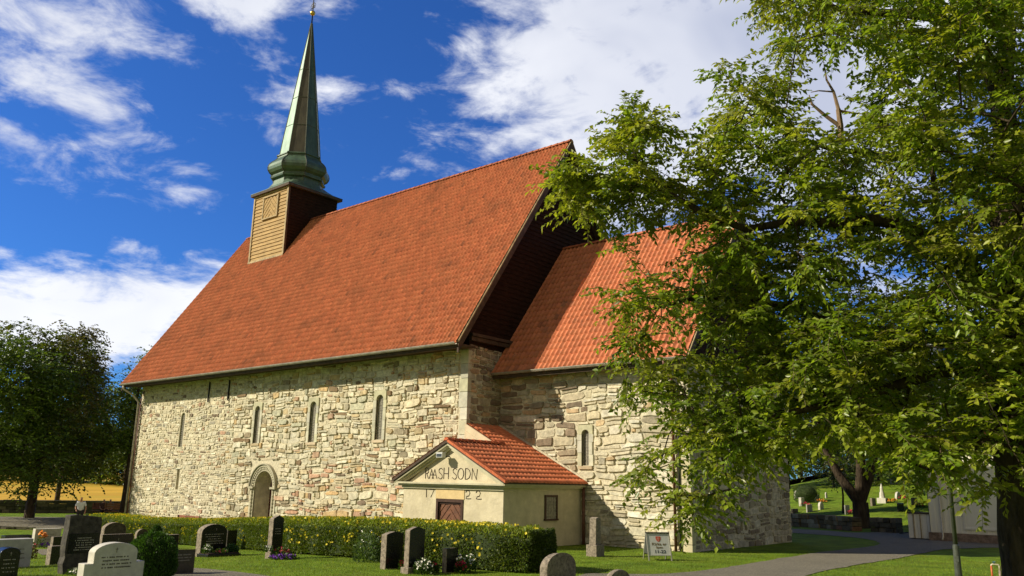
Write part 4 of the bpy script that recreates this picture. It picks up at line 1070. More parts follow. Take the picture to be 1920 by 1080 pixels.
    # dead snag standing bare above the leaves
    dead = MB()
    dead.tube([D(1577, 268, 17), D(1576, 235, 17), D(1572, 205, 17)], [.07, .06, .05], 7)
    dead.tube([D(1572, 205, 17), D(1563, 172, 17), D(1550, 150, 17), D(1545, 122, 17)], [.04, .03, .022, .01], 6)
    dead.tube([D(1574, 236, 17), D(1545, 215, 16.9), D(1522, 195, 16.8), D(1517, 178, 16.8)], [.045, .035, .025, .012], 6)
    dead.tube([D(1574, 208, 17), D(1600, 212, 17.1), D(1620, 214, 17.2)], [.03, .02, .01], 6)
    dead.tube([D(1563, 172, 17), D(1535, 170, 17), D(1520, 173, 17)], [.02, .014, .008], 5)
    m = mat('bare dead wood', (.22, .15, .09), .9, var=.3, scale=10); dead.obj('dead_branch', m, root)
big_tree()

def far_tree(name, label, loc, height, blobs, ntip, leaf, cols, trunk_r, nlf=9, ntw=4, group=None, fork=False, lean=(0, 0), mleaf='leaffar', tl=None, trunk_to=.75):
    """blobs: (dx,dy,dz,rx,ry,rz) ellipsoids relative to the base"""
    root = thing(name, label, 'tree', loc, group); loc = np.array(loc, float)
    b0 = loc+np.array([0, 0, -.2]); top = loc+np.array([lean[0], lean[1], height*trunk_to])
    mid = loc+np.array([lean[0]*.3+.1, lean[1]*.3, height*.25])
    if fork:
        limbs = [([b0, loc+np.array([0, 0, 1.4])], trunk_r*1.15, trunk_r, None)]
        for s in fork: limbs.append(([loc+np.array([0, 0, 1.4]), loc+np.array([s[0]*.5, s[1]*.5, 1.4+(s[2]-1.4)*.4]), loc+np.array(s)], trunk_r*.75, trunk_r*.25, 1))
    else: limbs = [([b0, mid, top], trunk_r, trunk_r*.3, None)]
    T = []; vol = np.array([float(b[3]*b[4]*b[5]) for b in blobs]); vol /= vol.sum()
    while len(T) < ntip:
        b = blobs[rng.choice(len(blobs), p=vol)]; d = unit(rng.normal(0, 1, 3))*rng.uniform(.25, 1)**.45
        p = loc+np.array(b[:3])+d*np.array(b[3:])
        if mn.noise(Vector((p[0]*.5, p[1]*.5, p[2]*.6))) < -.12 and rng.random() < .7: continue
        T.append(p)
    A, par, rad, tips = grow(limbs, T, step=.7)
    wood_mesh('trunk', A, par, rad, M['bark'], root, 5)
    B, Dd, Nn, L, C = sprays(A, par, tips, ntw, nlf, tl or leaf*5, leaf, np.array(cols), drp=.3)
    leaf_mesh('crown', B, Dd, Nn, L, .30, C, M[mleaf], root)
    return root
dk = [(.09, .125, .014), (.11, .145, .016), (.13, .17, .018), (.075, .11, .014)]
br = [(.11, .105, .025), (.09, .095, .022), (.12, .11, .03)]
def gp(u, d):
    p = at_d(u, 900, d); return (p[0], p[1], hgt(p[0], p[1]))
T1 = gp(65, 66); dn = unit(np.array([T1[0]-CAM[0], T1[1]-CAM[1], 0])); sdv = np.array([dn[1], -dn[0], 0])   # to the right in view
def bl(r, f, z, a, b, c): v = sdv*r+dn*f; return (v[0], v[1], z, a, b, c)
far_tree('ash_tree', 'dark broad ash tree with a straight trunk standing in front of the field wall', T1, 15.5,
         [bl(-.3, 0, 7.0, 3.9, 4.4, 4.2), bl(.7, 0, 10.4, 2.5, 2.8, 3.0), bl(-1.8, 0, 10.2, 3.2, 3.4, 3.2), bl(.7, 0, 4.3, 3.9, 4.2, 1.9), bl(2.9, 0, 5.0, 1.7, 2.0, 2.0), bl(-2.8, 0, 4.3, 2.6, 2.6, 1.8)], 900, .24, dk+br[:1], .36, 9, 4)
far_tree('maple_tree', 'leafy green maple at the far left edge with lower hanging branches', gp(-60, 62), 13,
         [bl(.5, 0, 7.5, 4.8, 4.6, 4.2), bl(2.5, 0, 8.6, 2.6, 2.6, 2.4), bl(3.0, 0, 4.0, 3.0, 2.6, 2.6)], 700, .24, [(.09, .15, .016), (.115, .18, .018), (.07, .12, .015)], .34)
far_tree('birch_tree', 'slender loose crowned birch rising behind the dark ash tree', gp(112, 78), 16.0,
         [bl(-.1, 0, 12.0, 2.2, 2.2, 2.8), bl(.0, 0, 9.2, 2.5, 2.7, 3.4), bl(.5, 0, 13.9, 1.2, 1.2, 1.3)], 620, .24, br, .22, 9, 4, tl=1.2)
far_tree('rowan_tree', 'upright green tree with a thin dark trunk beside the left church corner', gp(238, 64), 12.0,
         [bl(.7, 0, 8.8, 1.9, 2.1, 2.2), bl(-.7, 0, 6.5, 1.7, 2.0, 2.2), bl(1.2, 0, 5.6, 1.9, 1.8, 2.4), bl(1.2, 0, 10.9, 1.4, 1.4, 1.2)], 460, .20, [(.11, .18, .02), (.13, .20, .024), (.09, .145, .018)], .26, 8, 4, tl=1.0)
# trees beyond the barley field
fl_lab = ['dark green tree beyond the barley field, behind the ash trunk', 'bushy tree beyond the barley field, seen between the ash and the birch', 'round green tree beyond the barley field, left of the rowan trunk', 'tall green tree beyond the barley field, directly behind the rowan', 'low bushy tree beyond the barley field, closest to the church corner', 'wide dark tree beyond the barley field at the far left']
for (u, d, h, r), lab in zip(((40, 150, 13, 7), (120, 146, 15, 7), (185, 140, 15, 7), (235, 132, 17, 7), (290, 138, 14, 7), (-60, 150, 16, 9)), fl_lab):
    far_tree('field_tree', lab, gp(u, d), h, [(0, 0, h*.55, r, r, h*.46), (r*.4, r*.2, h*.35, r*.8, r*.8, h*.34), (-r*.4, -r*.2, h*.3, r*.8, r*.8, h*.3)], 320, .55, [(.10, .15, .02), (.12, .18, .024), (.08, .12, .02)], .4, 7, 3, group='trees beyond the barley field', tl=2.2)
# right-hand trees
far_tree('lime_tree', 'old forked tree with two thick trunks rising through the low stone wall', tuple(gnd(1615, 990)), 14,
         [(0, 0, 9.4, 5.2, 5.2, 4.0), (-2.5, 0, 7.4, 3.6, 3.6, 2.4), (2.8, .5, 7.6, 3.8, 3.8, 2.2), (0, 1, 12, 3.4, 3.4, 2.6), (4.5, 1.5, 9.5, 3.2, 3.2, 3.0)], 900, .22, [(.055, .068, .02), (.06, .09, .018), (.10, .10, .03), (.075, .12, .02)], .46, 9, 4,
         fork=[(-1.9, -.8, 5.2), (1.3, .6, 5.6), (.6, -.4, 7.5)])
far_tree('young_tree', 'small round headed young tree among the graves, left of the forked lime', tuple(gnd(1580, 962)), 4.6,
         [(0, 0, 3.1, 1.9, 1.9, 1.0), (.6, 0, 2.6, 1.5, 1.4, .8)], 150, .16, [(.06, .085, .02), (.075, .08, .025)], .09, 8, 3, tl=.6)
far_tree('yellow_tree', 'sunlit yellow green tree far up the grassy hill', gp(1700, 120), 13, [(0, 0, 7, 6, 5, 5)], 260, .42, [(.16, .18, .03), (.12, .16, .03)], .4, 7, 3, tl=1.8)
hl2 = ['low spreading tree at the back of the graves, left beside the chancel corner', 'low spreading tree at the back of the graves, just left of the forked lime', 'low spreading tree at the back of the graves, just right of the forked lime', 'low spreading tree at the back of the graves, above the white obelisk', 'low spreading tree at the back of the graves, left of the white shed', 'low spreading tree directly behind the white shed', 'low spreading tree behind the right end of the white shed']
for (u, d, h, r), lab in zip(((1475, 84, 11, 6.5), (1560, 92, 12, 7), (1650, 88, 12, 7), (1720, 80, 11, 6), (1790, 72, 10, 6), (1860, 64, 10, 6), (1960, 60, 11, 6)), hl2):
    far_tree('spreading_tree', lab, gp(u, d), h, [(0, 0, h*.52, r, r*.8, h*.38), (r*.6, 0, h*.36, r*.6, r*.6, h*.22), (-r*.6, 0, h*.36, r*.6, r*.6, h*.22)], 330, .36, [(.06, .10, .016), (.085, .125, .018), (.10, .12, .02)], .3, 8, 3, group='spreading trees behind the hill graves', tl=1.5)
hl = ['dark tree on the hilltop behind the left graves', 'dark tree on the hilltop behind the forked lime', 'dark tree on the hilltop right of the yellow tree', 'dark tree on the hilltop behind the white shed']
for (u, d, h, r), lab in zip(((1500, 118, 16, 8), (1610, 130, 18, 9), (1790, 112, 16, 8), (1900, 100, 17, 9)), hl):
    far_tree('hill_tree', lab, gp(u, d), h, [(0, 0, h*.55, r, r, h*.45), (r*.5, 0, h*.35, r*.8, r*.8, h*.3)], 340, .48, [(.045, .08, .016), (.055, .09, .02)], .45, 7, 3, group='trees along the hilltop', tl=2.0)

# ------------------------------------------------------------------ hedge with yellow flowers
def hedge():
    pts = [G2(*p) for p in ((150, 1003), (345, 1022), (540, 1038), (700, 1051), (860, 1066), (985, 1076))]
    root = thing('flowering_hedge', 'long clipped green hedge dotted with yellow flowers in front of the church', 'hedge', (pts[2][0], pts[2][1], hgt(*pts[2])))
    pts = [np.array(p) for p in pts]; Hh = 1.0; Tk = 1.7
    seg = []; 
    for a, b in zip(pts, pts[1:]): seg.append((a, b, np.linalg.norm(b-a)))
    tot = sum(s[2] for s in seg)
    def pos(s):
        for a, b, l in seg:
            if s <= l or (b is pts[-1]): t = s/l; d = (b-a)/l; return a+(b-a)*t, d
            s -= l
    core = []; ns = int(tot/.35); rows = 12
    prof = [(0, .05), (-.02, .3), (.0, .6), (.06, .82), (.2, .93), (.6, .95), (1.1, .95), (Tk-.2, .93), (Tk-.06, .82), (Tk, .6), (Tk, .3), (Tk, .05)]
    V = []; F = []
    for i in range(ns+1):
        p, d = pos(min(tot-1e-6, tot*i/ns)); n = np.array([-d[1], d[0]]); e = min(1, .25+min(i, ns-i)*.5)
        if np.dot(n, p-CAM[:2]) < 0: n = -n
        for (t, z) in prof:
            tt = Tk/2+(t-Tk/2)*(.75+.25*e); q = p+n*tt
            jj = .07*mn.noise(Vector((q[0]*2.2, q[1]*2.2, z*3)))
            q = q+n*jj; V.append((q[0], q[1], hgt(*q)+z*Hh*(.9+.1*e)+jj*.6))
    for i in range(ns):
        for k in range(len(prof)-1): a = i*12+k; F.append((a, a+12, a+13, a+1))
    capn = [(i, (V[i*12]), (V[i*12+11])) for i in (0, ns)]
    npmesh('hedge_core', V, F, M['hedgecore'], root, smooth=True)
    V = np.array(V)
    for i in (0, ns):
        ring_ = V[i*12:i*12+12]; c_ = ring_.mean(0); cb = MB(); cb.face([tuple(q) for q in ring_]); cb.obj('hedge_end', M['hedgecore'], root)
        p, d = pos(0.0 if i == 0 else tot-1e-6); od = np.array([d[0], d[1], 0])*(1 if i else -1); ne = 5200
        zz = rng.random(ne)*.93+.03; q = rng.random(ne); a0 = ring_[0]; a1 = ring_[11]
        Pe = a0+(a1-a0)*q[:, None]; Pe[:, 2] = a0[2]+zz; bul = .28*np.sin(np.pi*q)**.6*np.sqrt(np.clip(1-(zz-.3)**2/.55, .1, 1)); Pe += od*(bul*rng.uniform(.3, 1.1, ne))[:, None]
        ce = np.array([.075, .11, .016])*rng.uniform(.6, 1.3, (ne, 1))
        leaf_mesh('end_leaves', Pe, unit(od+rng.normal(0, .8, (ne, 3))+np.array([0, 0, .4])), unit(rng.normal(0, 1, (ne, 3))), rng.uniform(.04, .08, ne), .32, ce, M['hedge'], root)
    # leaves around the surface
    N = 130000; Fa = np.array(F); A0 = V[Fa[:, 0]]; A1 = V[Fa[:, 1]]; A3 = V[Fa[:, 3]]; A2 = V[Fa[:, 2]]
    area = np.linalg.norm(np.cross(A1-A0, A3-A0), axis=1)
    kk = np.arange(len(Fa)) % 11; wgt = area*np.where(kk < 4, 2.6, np.where(kk < 8, 1.0, .15)); wgt /= wgt.sum()
    fi = rng.choice(len(Fa), N, p=wgt); s, t = rng.random((2, N, 1))
    P = A0[fi]*(1-s)*(1-t)+A1[fi]*s*(1-t)+A2[fi]*s*t+A3[fi]*(1-s)*t
    nn = unit(np.cross(A1-A0, A3-A0))[fi]; nn *= np.sign((nn*(P-(P*0+V.mean(0)))).sum(1, keepdims=True)+1e-9)*0+1
    cen = np.array([pos(0)[0]]) if False else None
    # outward = away from the hedge axis: front faces to camera, top faces up
    outw = np.where((kk[fi] < 3)[:, None], unit(np.array([CAM[0], CAM[1], .6])-P*np.array([1, 1, 0])), np.array([0, 0, 1.]))
    lump = np.array([mn.noise(Vector((p[0]*1.6, p[1]*1.6, p[2]*2.2))) for p in P])
    dep = rng.uniform(-.03, .09, N)+lump*.10
    keep = rng.random(N) < np.clip(.9+lump*1.0, .3, 1)
    P = P+outw*dep[:, None]; P[:, 2] = np.maximum(P[:, 2], hgt(0, 0)-1)
    ld = unit(outw*.5+rng.normal(0, .8, (N, 3))+np.array([0, 0, .5])); nv = unit(rng.normal(0, 1, (N, 3)))
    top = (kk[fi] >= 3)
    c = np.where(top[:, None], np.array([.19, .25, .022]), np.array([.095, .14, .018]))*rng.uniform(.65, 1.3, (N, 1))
    c[:, 0] *= rng.uniform(.85, 1.25, N)
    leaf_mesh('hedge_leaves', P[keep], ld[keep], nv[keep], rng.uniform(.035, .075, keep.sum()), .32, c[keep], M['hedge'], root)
    # blossoms: five small petals each
    NB = 1300; w2 = area*np.where(kk < 1, .05, np.where(kk < 3, .9, np.where(kk < 8, 1.0, 0))); w2 /= w2.sum()
    fi = rng.choice(len(Fa), NB*3, p=w2); s, t = rng.random((2, NB*3, 1)); P = A0[fi]*(1-s)*(1-t)+A1[fi]*s*(1-t)+A2[fi]*s*t+A3[fi]*(1-s)*t
    nz = np.array([mn.noise(Vector((p[0]*.9, p[1]*.9, 2))) for p in P]); sel = np.where(nz+rng.normal(0, .2, len(P)) > -.02)[0][:NB]; P = P[sel]; k3 = kk[fi[sel]]
    P += np.where((k3 < 3)[:, None], unit(np.array([CAM[0], CAM[1], .6])-P*np.array([1, 1, 0]))*.15, np.array([0, 0, .13]))
    VV = []; FF = []; 
    for p in P:
        nrm_ = unit(np.array([CAM[0]-p[0], CAM[1]-p[1], 6])*np.array([1, 1, 1.])+rng.normal(0, 6, 3)); a = unit(np.cross(nrm_, rng.normal(0, 1, 3))); b = np.cross(nrm_, a); r = rng.uniform(.018, .033)
        for q in range(5):
            w = q*1.2566; m_ = p+(a*math.cos(w)+b*math.sin(w))*r; n_ = len(VV); ta = -a*math.sin(w)+b*math.cos(w)
            VV += [p, p+(m_-p)*.7+ta*r*.55+nrm_*r*.2, m_+nrm_*r*.25+(m_-p)*.15, p+(m_-p)*.7-ta*r*.55+nrm_*r*.2]; FF.append((n_, n_+1, n_+2, n_+3))
    o = npmesh('blossoms', VV, FF, M['yellow'], root); o['kind'] = 'stuff'
hedge()

# ------------------------------------------------------------------ gravestones
def jag(poly, amp, step=.08):
    out = []
    for i in range(len(poly)):
        a, b = poly[i], poly[(i+1) % len(poly)]; d = math.hypot(b[0]-a[0], b[1]-a[1]); k = max(1, int(d/step))
        for j in range(k): t = j/k; out.append((a[0]+(b[0]-a[0])*t+random.uniform(-amp, amp), a[1]+(b[1]-a[1])*t+random.uniform(-amp, amp)*(.3 if a[1] < .02 and b[1] < .02 else 1)))
    return out
def gprofile(kind, w, h):
    if kind == 'rect': return [(0, 0), (w, 0), (w, h), (0, h)]
    if kind == 'arch':
        r = .28*w; return [(0, 0), (w, 0), (w, h-r)]+[(w/2+w/2*math.cos(t), h-r+r*math.sin(t)) for t in np.linspace(.15, math.pi-.15, 12)]+[(0, h-r)]
    if kind == 'round':
        r = .42*w; return [(0, 0), (w, 0), (w, h-r)]+[(w/2+w/2*math.cos(t), h-r+r*math.sin(t)) for t in np.linspace(.1, math.pi-.1, 14)]+[(0, h-r)]
    if kind == 'peak': return [(0, 0), (w, 0), (w, h*.93), (w*.80, h*.965), (w/2, h), (w*.20, h*.965), (0, h*.93)]
    if kind == 'taper': return [(0, 0), (w, 0), (w*.90, h*.95), (w*.75, h), (w*.25, h), (w*.10, h*.95)]
    if kind == 'slant': return [(0, 0), (w, 0), (w, h*.97), (0, h)]
    if kind == 'shoulder':
        s = .14*w; hs = h*.66; r = .17*h; return [(0, 0), (w, 0), (w, hs), (w-s, hs), (w-s, h-r)]+[(w/2+(w/2-s)*math.cos(t), h-r+r*math.sin(t)) for t in np.linspace(.12, math.pi-.12, 14)]+[(s, h-r), (s, hs), (0, hs)]
def rows(name, X, y0, y1, z0, z1, n, m, parent, cross=None, hh=.022):
    b = MB(); dz = (z1-z0)/max(n, 1)
    for i in range(n):
        z = z1-(i+.5)*dz; y = y0+(y1-y0)*random.uniform(0, .18); end = y1-(y1-y0)*random.uniform(0, .18)
        while y < end:
            l = random.uniform(.012, .035); b.box(X, X+.004, y, min(y+l, end), z-hh/2*random.uniform(.7, 1.1), z+hh/2); y += l+random.choice((.008, .008, .03))
    if cross:
        cy, cz, s = cross; b.box(X, X+.004, cy-s*.09, cy+s*.09, cz-s, cz+s*.7).box(X, X+.0041, cy-s*.45, cy+s*.45, cz+s*.12, cz+s*.3)
    return b.obj(name, m, parent)
def grave(label, pl, pc, pr, yb, yt, kind='rect', body='granite', face=None, rough=0.0, ins=None, insm='engravedlight', cross=None, base=None, group='gravestones in the near graveyard', bev=.012, tlim=None, lean=0.0, inset=.03, facer=None, tmax=.35):
    P = gnd(pc, yb); X, Y, Z = P[0], P[1], P[2]
    w = max(.12, on_x(pr, yb, X)[1]-Y); t = min(tmax, max(.08, X-on_y(pl, yb, Y)[0])); h = on_x(pc, yt, X)[2]-Z
    if kind in ('arch', 'round', 'peak', 'shoulder'): 
        um = (pc+pr)/2; h = on_x(um, yt, X)[2]-Z
    g = thing('gravestone', label, 'gravestone', (X-t/2, Y+w/2, Z), group)
    poly = gprofile(kind, w, h+.1)
    if rough: poly = jag(poly, rough, .15)
    b = MB(); b.prism([(Y+a, Z-.1+c) for a, c in poly], 0, X-t, X)
    s = b.obj('stone', M[body], g, bevel=bev if not rough else 0.01)
    if lean: 
        sh = Matrix.Identity(4); s.data.transform(Matrix.Shear('XZ' if False else 'XY', 4, (0, 0)))
    Xf = X
    if face:
        fp = gprofile(kind if kind != 'shoulder' else 'rect', w-2*inset, h-inset*1.2 if facer is None else 1)
        if facer: ya, yb_, za, zb_ = facer; fp = [(w*ya-inset, h*za), (w*yb_-inset, h*za), (w*yb_-inset, h*zb_), (w*ya-inset, h*zb_)]
        MB().prism([(Y+inset+a, Z+(.0 if facer else .02)+c) for a, c in fp], 0, X+.001, X+.007).obj('polished_face', M[face], g); Xf = X+.0075
    if ins or cross:
        n, za, zb_, ya, yb_ = ins or (0, 0, 0, 0, 0)
        rows('inscription', Xf+.001, Y+w*ya, Y+w*yb_, Z+h*za, Z+h*zb_, n, M[insm], g, cross=(Y+w*cross[0], Z+h*cross[1], cross[2]) if cross else None)
    if base:
        bw, bh, bm_ = base; MB().box(X-t-bw, X+bw, Y-bw, Y+w+bw, Z-.08, Z+bh).obj('plinth', M[bm_], g, bevel=.012)
    return g, (X, Y, Z, w, t, h)
GR = 'gravestones in the near graveyard'
grave('small black arched gravestone with a pale cross at the lower left corner', -18, -6, 32, 1084, 1027, 'arch', 'polished', None, ins=(4, .12, .66, .12, .85), cross=(.52, .80, .045))
grave('wide pale grey slab gravestone behind the small black arched one', -40, -30, 55, 1068, 1013, 'rect', 'slab', None, ins=(3, .25, .72, .62, .86), insm='engraved')
grave('pale slab gravestone with orange flowers beside the far gravel path', 57, 62, 111, 1026, 992, 'rect', 'marble', 'slab', ins=(3, .35, .75, .35, .8), insm='engraved', inset=.02)
grave('low black slab gravestone lying behind the two pale slabs', -12, 8, 59, 1022, 1005, 'rect', 'polished', None, tmax=.5)
grave('small black gravestone between the pale slab and the tall rough stone', 91, 96, 116, 1040, 1007, 'rect', 'granite', 'polished', inset=.01)
grave('low black gravestone with pinkish edge at the foot of the tall rough stone', 84, 92, 116, 1060, 1025, 'rect', 'granite', 'polished', inset=.01)
grave('tall rough hewn dark gravestone with a polished inscription plate', 106, 116, 178, 1077, 966, 'slant', 'granitedark', 'polished', rough=.018, ins=(6, .38, .62, .22, .86), inset=0.0, facer=(.06, .97, .34, .68))
grave('rough arched dark gravestone in front of the left end of the hedge', 186, 192, 233, 1024, 980, 'arch', 'granite', 'granitedark', rough=.008, inset=.02)
grave('low dark gravestone glimpsed between the tall rough stone and the arched one', 177, 181, 190, 1020, 993, 'rect', 'granite', 'polished', inset=.01)
grave('dark rectangular gravestone with a small cross behind the white arched one', 181, 187, 246, 1046, 1003, 'rect', 'granite', 'polished', cross=(.52, .78, .04), ins=(2, .3, .55, .2, .8), inset=.012)
grave('white arched gravestone with square shoulders and a small black cross', 138, 150, 263, 1122, 1018, 'shoulder', 'marble', None, ins=(4, .50, .76, .24, .80), insm='engraved', cross=(.50, .865, .05))
grave('thin curved gravestone top showing above the round green bush', 250, 254, 276, 1024, 992, 'round', 'granite', 'granitedark', inset=.012)
grave('dark square gravestone behind the right side of the round green bush', 299, 304, 333, 1034, 1003, 'rect', 'granite', 'polished', inset=.025)
grave('brown rectangular gravestone to the right of the round green bush', 317, 320, 362, 1078, 1032, 'slant', 'granite', 'polishedbrown', ins=(3, .5, .85, .15, .85), inset=.004)
g12, i12 = grave('broad arched dark gravestone with pale letters behind a flower bed by the hedge', 365, 374, 422, 1044, 983, 'arch', 'granite', 'polished', ins=(5, .36, .72, .12, .88), inset=.02, cross=(.55, .84, .04))
grave('plain dark rectangular gravestone close beside the broad arched one', 421, 424, 442, 1032, 995, 'rect', 'granitedark', 'polished', inset=.01)
g14, i14 = grave('slim tall dark gravestone with purple flowers at its foot, alone by the hedge', 499, 507, 527, 1048, 967, 'peak', 'granite', 'polished', ins=(3, .55, .72, .2, .8), inset=.012, base=(.03, .16, 'granite'))
g15, i15 = grave('leaning dark pointed gravestone, left one of the pair before the hedge', 712, 722, 754, 1068, 997, 'peak', 'granite', 'polished', inset=.012)
g16, i16 = grave('tallest dark pointed gravestone on a plinth, right one of the pair before the hedge', 756, 765, 794, 1076, 988, 'peak', 'granite', 'polished', inset=.012, base=(.05, .14, 'granite'))
g17, i17 = grave('short square black gravestone with red and white flowers before the hedge', 828, 836, 858, 1075, 1029, 'rect', 'granite', 'polished', inset=.01)
grave('rounded rough grey gravestone cut by the bottom edge of the picture', 1011, 1025, 1079, 1112, 1038, 'arch', 'granite', 'granite', inset=.0, bev=.03, tmax=.5)
grave('top of a low grey gravestone at the bottom edge, right of the rounded one', 1134, 1144, 1183, 1125, 1068, 'arch', 'granite', None, bev=.03)
# slender pillar by the chancel
P = gnd(1117, 1044); pil = thing('stone_pillar', 'slender square grey stone pillar on a base beside the porch corner', 'gravestone', tuple(P))
hz = on_x(1117, 970, P[0])[2]-P[2]
MB().prism([(P[1], P[2]+.34), (P[1]+.30, P[2]+.34), (P[1]+.27, P[2]+hz-.03), (P[1]+.15, P[2]+hz), (P[1]+.03, P[2]+hz-.03)], 0, P[0]-.24, P[0]).obj('shaft', M['granite'], pil, bevel=.01)
MB().box(P[0]-.32, P[0]+.06, P[1]-.05, P[1]+.38, P[2]-.05, P[2]+.34).obj('plinth', M['granite'], pil, bevel=.015)

# flowers and shrubs
def flowers(name, label, X, Y, Z, r, h, nl, nb, petal, cat='flowers', bs=.03, leafc=(.06, .11, .02), upward=.5, group=None, bmin=.45):
    root = thing(name, label, cat, (X, Y, Z), group)
    n = nl; a = rng.uniform(0, 6.28, n); rr_ = r*np.sqrt(rng.random(n)); P = np.stack([X+rr_*np.cos(a), Y+rr_*np.sin(a), Z+h*rng.random(n)*(1-(rr_/r)**2*.6)], 1)
    d = unit(np.stack([np.cos(a), np.sin(a), np.full(n, upward+.5)], 1)+rng.normal(0, .5, (n, 3)))
    leaf_mesh('foliage', P, d, unit(rng.normal(0, 1, (n, 3))), rng.uniform(.05, .10, n), .28, np.array(leafc)*rng.uniform(.6, 1.3, (n, 1)), M['hedge'], root)
    if nb:
        VV = []; FF = []
        for _ in range(nb):
            a = rng.uniform(0, 6.28); q = r*math.sqrt(rng.random()); p = np.array([X+q*math.cos(a), Y+q*math.sin(a), Z+h*(bmin+(1.05-bmin)*rng.random())*(1-.35*(q/r)**2)])
            nr = unit(np.array([.5, -.6, .8])+rng.normal(0, .5, 3)); aa = unit(np.cross(nr, rng.normal(0, 1, 3))); bb = np.cross(nr, aa); s = bs*rng.uniform(.7, 1.2)
            for k in range(6):
                w = k*1.047; dd = aa*math.cos(w)+bb*math.sin(w); tt = -aa*math.sin(w)+bb*math.cos(w); n_ = len(VV)
                VV += [p, p+dd*s*.6+tt*s*.35+nr*s*.2, p+dd*s+nr*s*.35, p+dd*s*.6-tt*s*.35+nr*s*.2]; FF.append((n_, n_+1, n_+2, n_+3))
        npmesh('blossoms', VV, FF, M[petal], root)
    return root
FG = 'flowers planted at the graves'
X, Y, Z, w, t, h = i12
bed = thing('flower_bed', 'dark edged flower bed in front of the broad arched gravestone', 'flower bed', (X+.35, Y+w/2, Z))
MB().box(X+.05, X+.65, Y-.12, Y+w+.12, Z-.05, Z+.10).obj('kerb', M['polished'], bed, bevel=.01); MB().box(X+.09, X+.61, Y-.08, Y+w+.08, Z+.09, Z+.13).obj('soil', M['soil'], bed)
flowers('white_flowers', 'cream white flowers in the bed, left of the broad arched gravestone', X+.35, Y+.02, Z+.10, .13, .28, 150, 14, 'whitepetal', bs=.045, group=FG)
flowers('red_flowers', 'low red flowers in the bed before the broad arched gravestone', X+.42, Y+w*.5, Z+.10, .2, .12, 160, 18, 'redpetal', group=FG)
flowers('green_plant', 'leafy blue green plant at the right end of the bed by the broad arched gravestone', X+.35, Y+w-.02, Z+.10, .17, .24, 420, 0, None, leafc=(.05, .12, .045), group=FG)
X, Y, Z, w, t, h = i14
flowers('purple_flowers', 'mound of purple flowers at the foot of the slim tall gravestone', X+.40, Y+w*.35, Z, .36, .16, 300, 90, 'purplepetal', group=FG, bs=.035)
flowers('red_flowers', 'dark red flowers above the purple mound by the slim tall gravestone', X+.22, Y+w*.6, Z+.02, .24, .30, 260, 42, 'redpetal', group=FG)
flowers('white_flowers', 'small white flowers against the lit edge of the slim tall gravestone', X+.05, Y-.13, Z+.18, .11, .2, 80, 16, 'whitepetal', bs=.04, group=FG)
X, Y, Z, w, t, h = i15
flowers('white_flowers', 'tall white flowers between the pair of pointed gravestones', X+.30, Y+w*.85, Z, .15, .62, 220, 26, 'whitepetal', bs=.032, group=FG)
flowers('red_flowers', 'red flowers at the foot of the leaning pointed gravestone', X+.32, Y+w*.62, Z, .13, .26, 200, 30, 'redpetal', bs=.042, group=FG)
X, Y, Z, w, t, h = i16
flowers('white_flowers', 'bushy white flowers at the foot of the tallest pointed gravestone', X+.28, Y+w*.45, Z, .22, .36, 340, 60, 'whitepetal', bs=.03, group=FG)
flowers('red_flowers', 'dark red flowers right of the tallest pointed gravestone', X+.22, Y+w*1.15, Z, .15, .26, 240, 26, 'redpetal', bs=.035, group=FG)
X, Y, Z, w, t, h = i17
flowers('red_flowers', 'red flowers in front of the short square black gravestone', X+.20, Y+w*.75, Z, .12, .30, 190, 30, 'redpetal', bs=.042, group=FG)
flowers('white_flowers', 'loose white flowers right of the short square black gravestone', X+.12, Y+w*1.35, Z, .24, .48, 360, 40, 'whitepetal', bs=.028, group=FG)
P = gnd(72, 1026); flowers('orange_flowers', 'orange flowers standing before the pale slab near the far gravel path', P[0]+.2, P[1], P[2], .16, .62, 120, 16, 'orangepetal', bs=.10, group=FG, bmin=.85)
P = gnd(84, 1027); flowers('purple_flowers', 'purple flowers at the foot of the pale slab near the far gravel path', P[0]+.2, P[1]+.05, P[2], .30, .22, 160, 40, 'purplepetal', bs=.045, group=FG)
P = gnd(57, 1048); flowers('pink_flowers', 'wilted pinkish plant right of the wide pale grey slab', P[0], P[1], P[2], .16, .5, 300, 8, 'redpetal', bs=.03, leafc=(.11, .09, .03), group=FG)
P = gnd(133, 1078); flowers('white_flowers', 'low white flower at the foot of the tall rough stone', P[0]+.15, P[1], P[2], .12, .14, 70, 8, 'whitepetal', bs=.04, group=FG)
P = gnd(180, 1098); flowers('orange_flowers', 'orange bloom in front of the white arched gravestone at the bottom edge', P[0]+.3, P[1]+.15, P[2]+.0, .12, .36, 140, 9, 'orangepetal', bs=.07, group=FG, bmin=.8)
P = gnd(688, 1052); flowers('leafy_plant', 'pale leafy shrub growing out of the hedge foot left of the pointed gravestones', P[0]+.1, P[1]-.1, P[2], .36, .85, 900, 20, 'whitepetal', bs=.02, leafc=(.10, .16, .05))

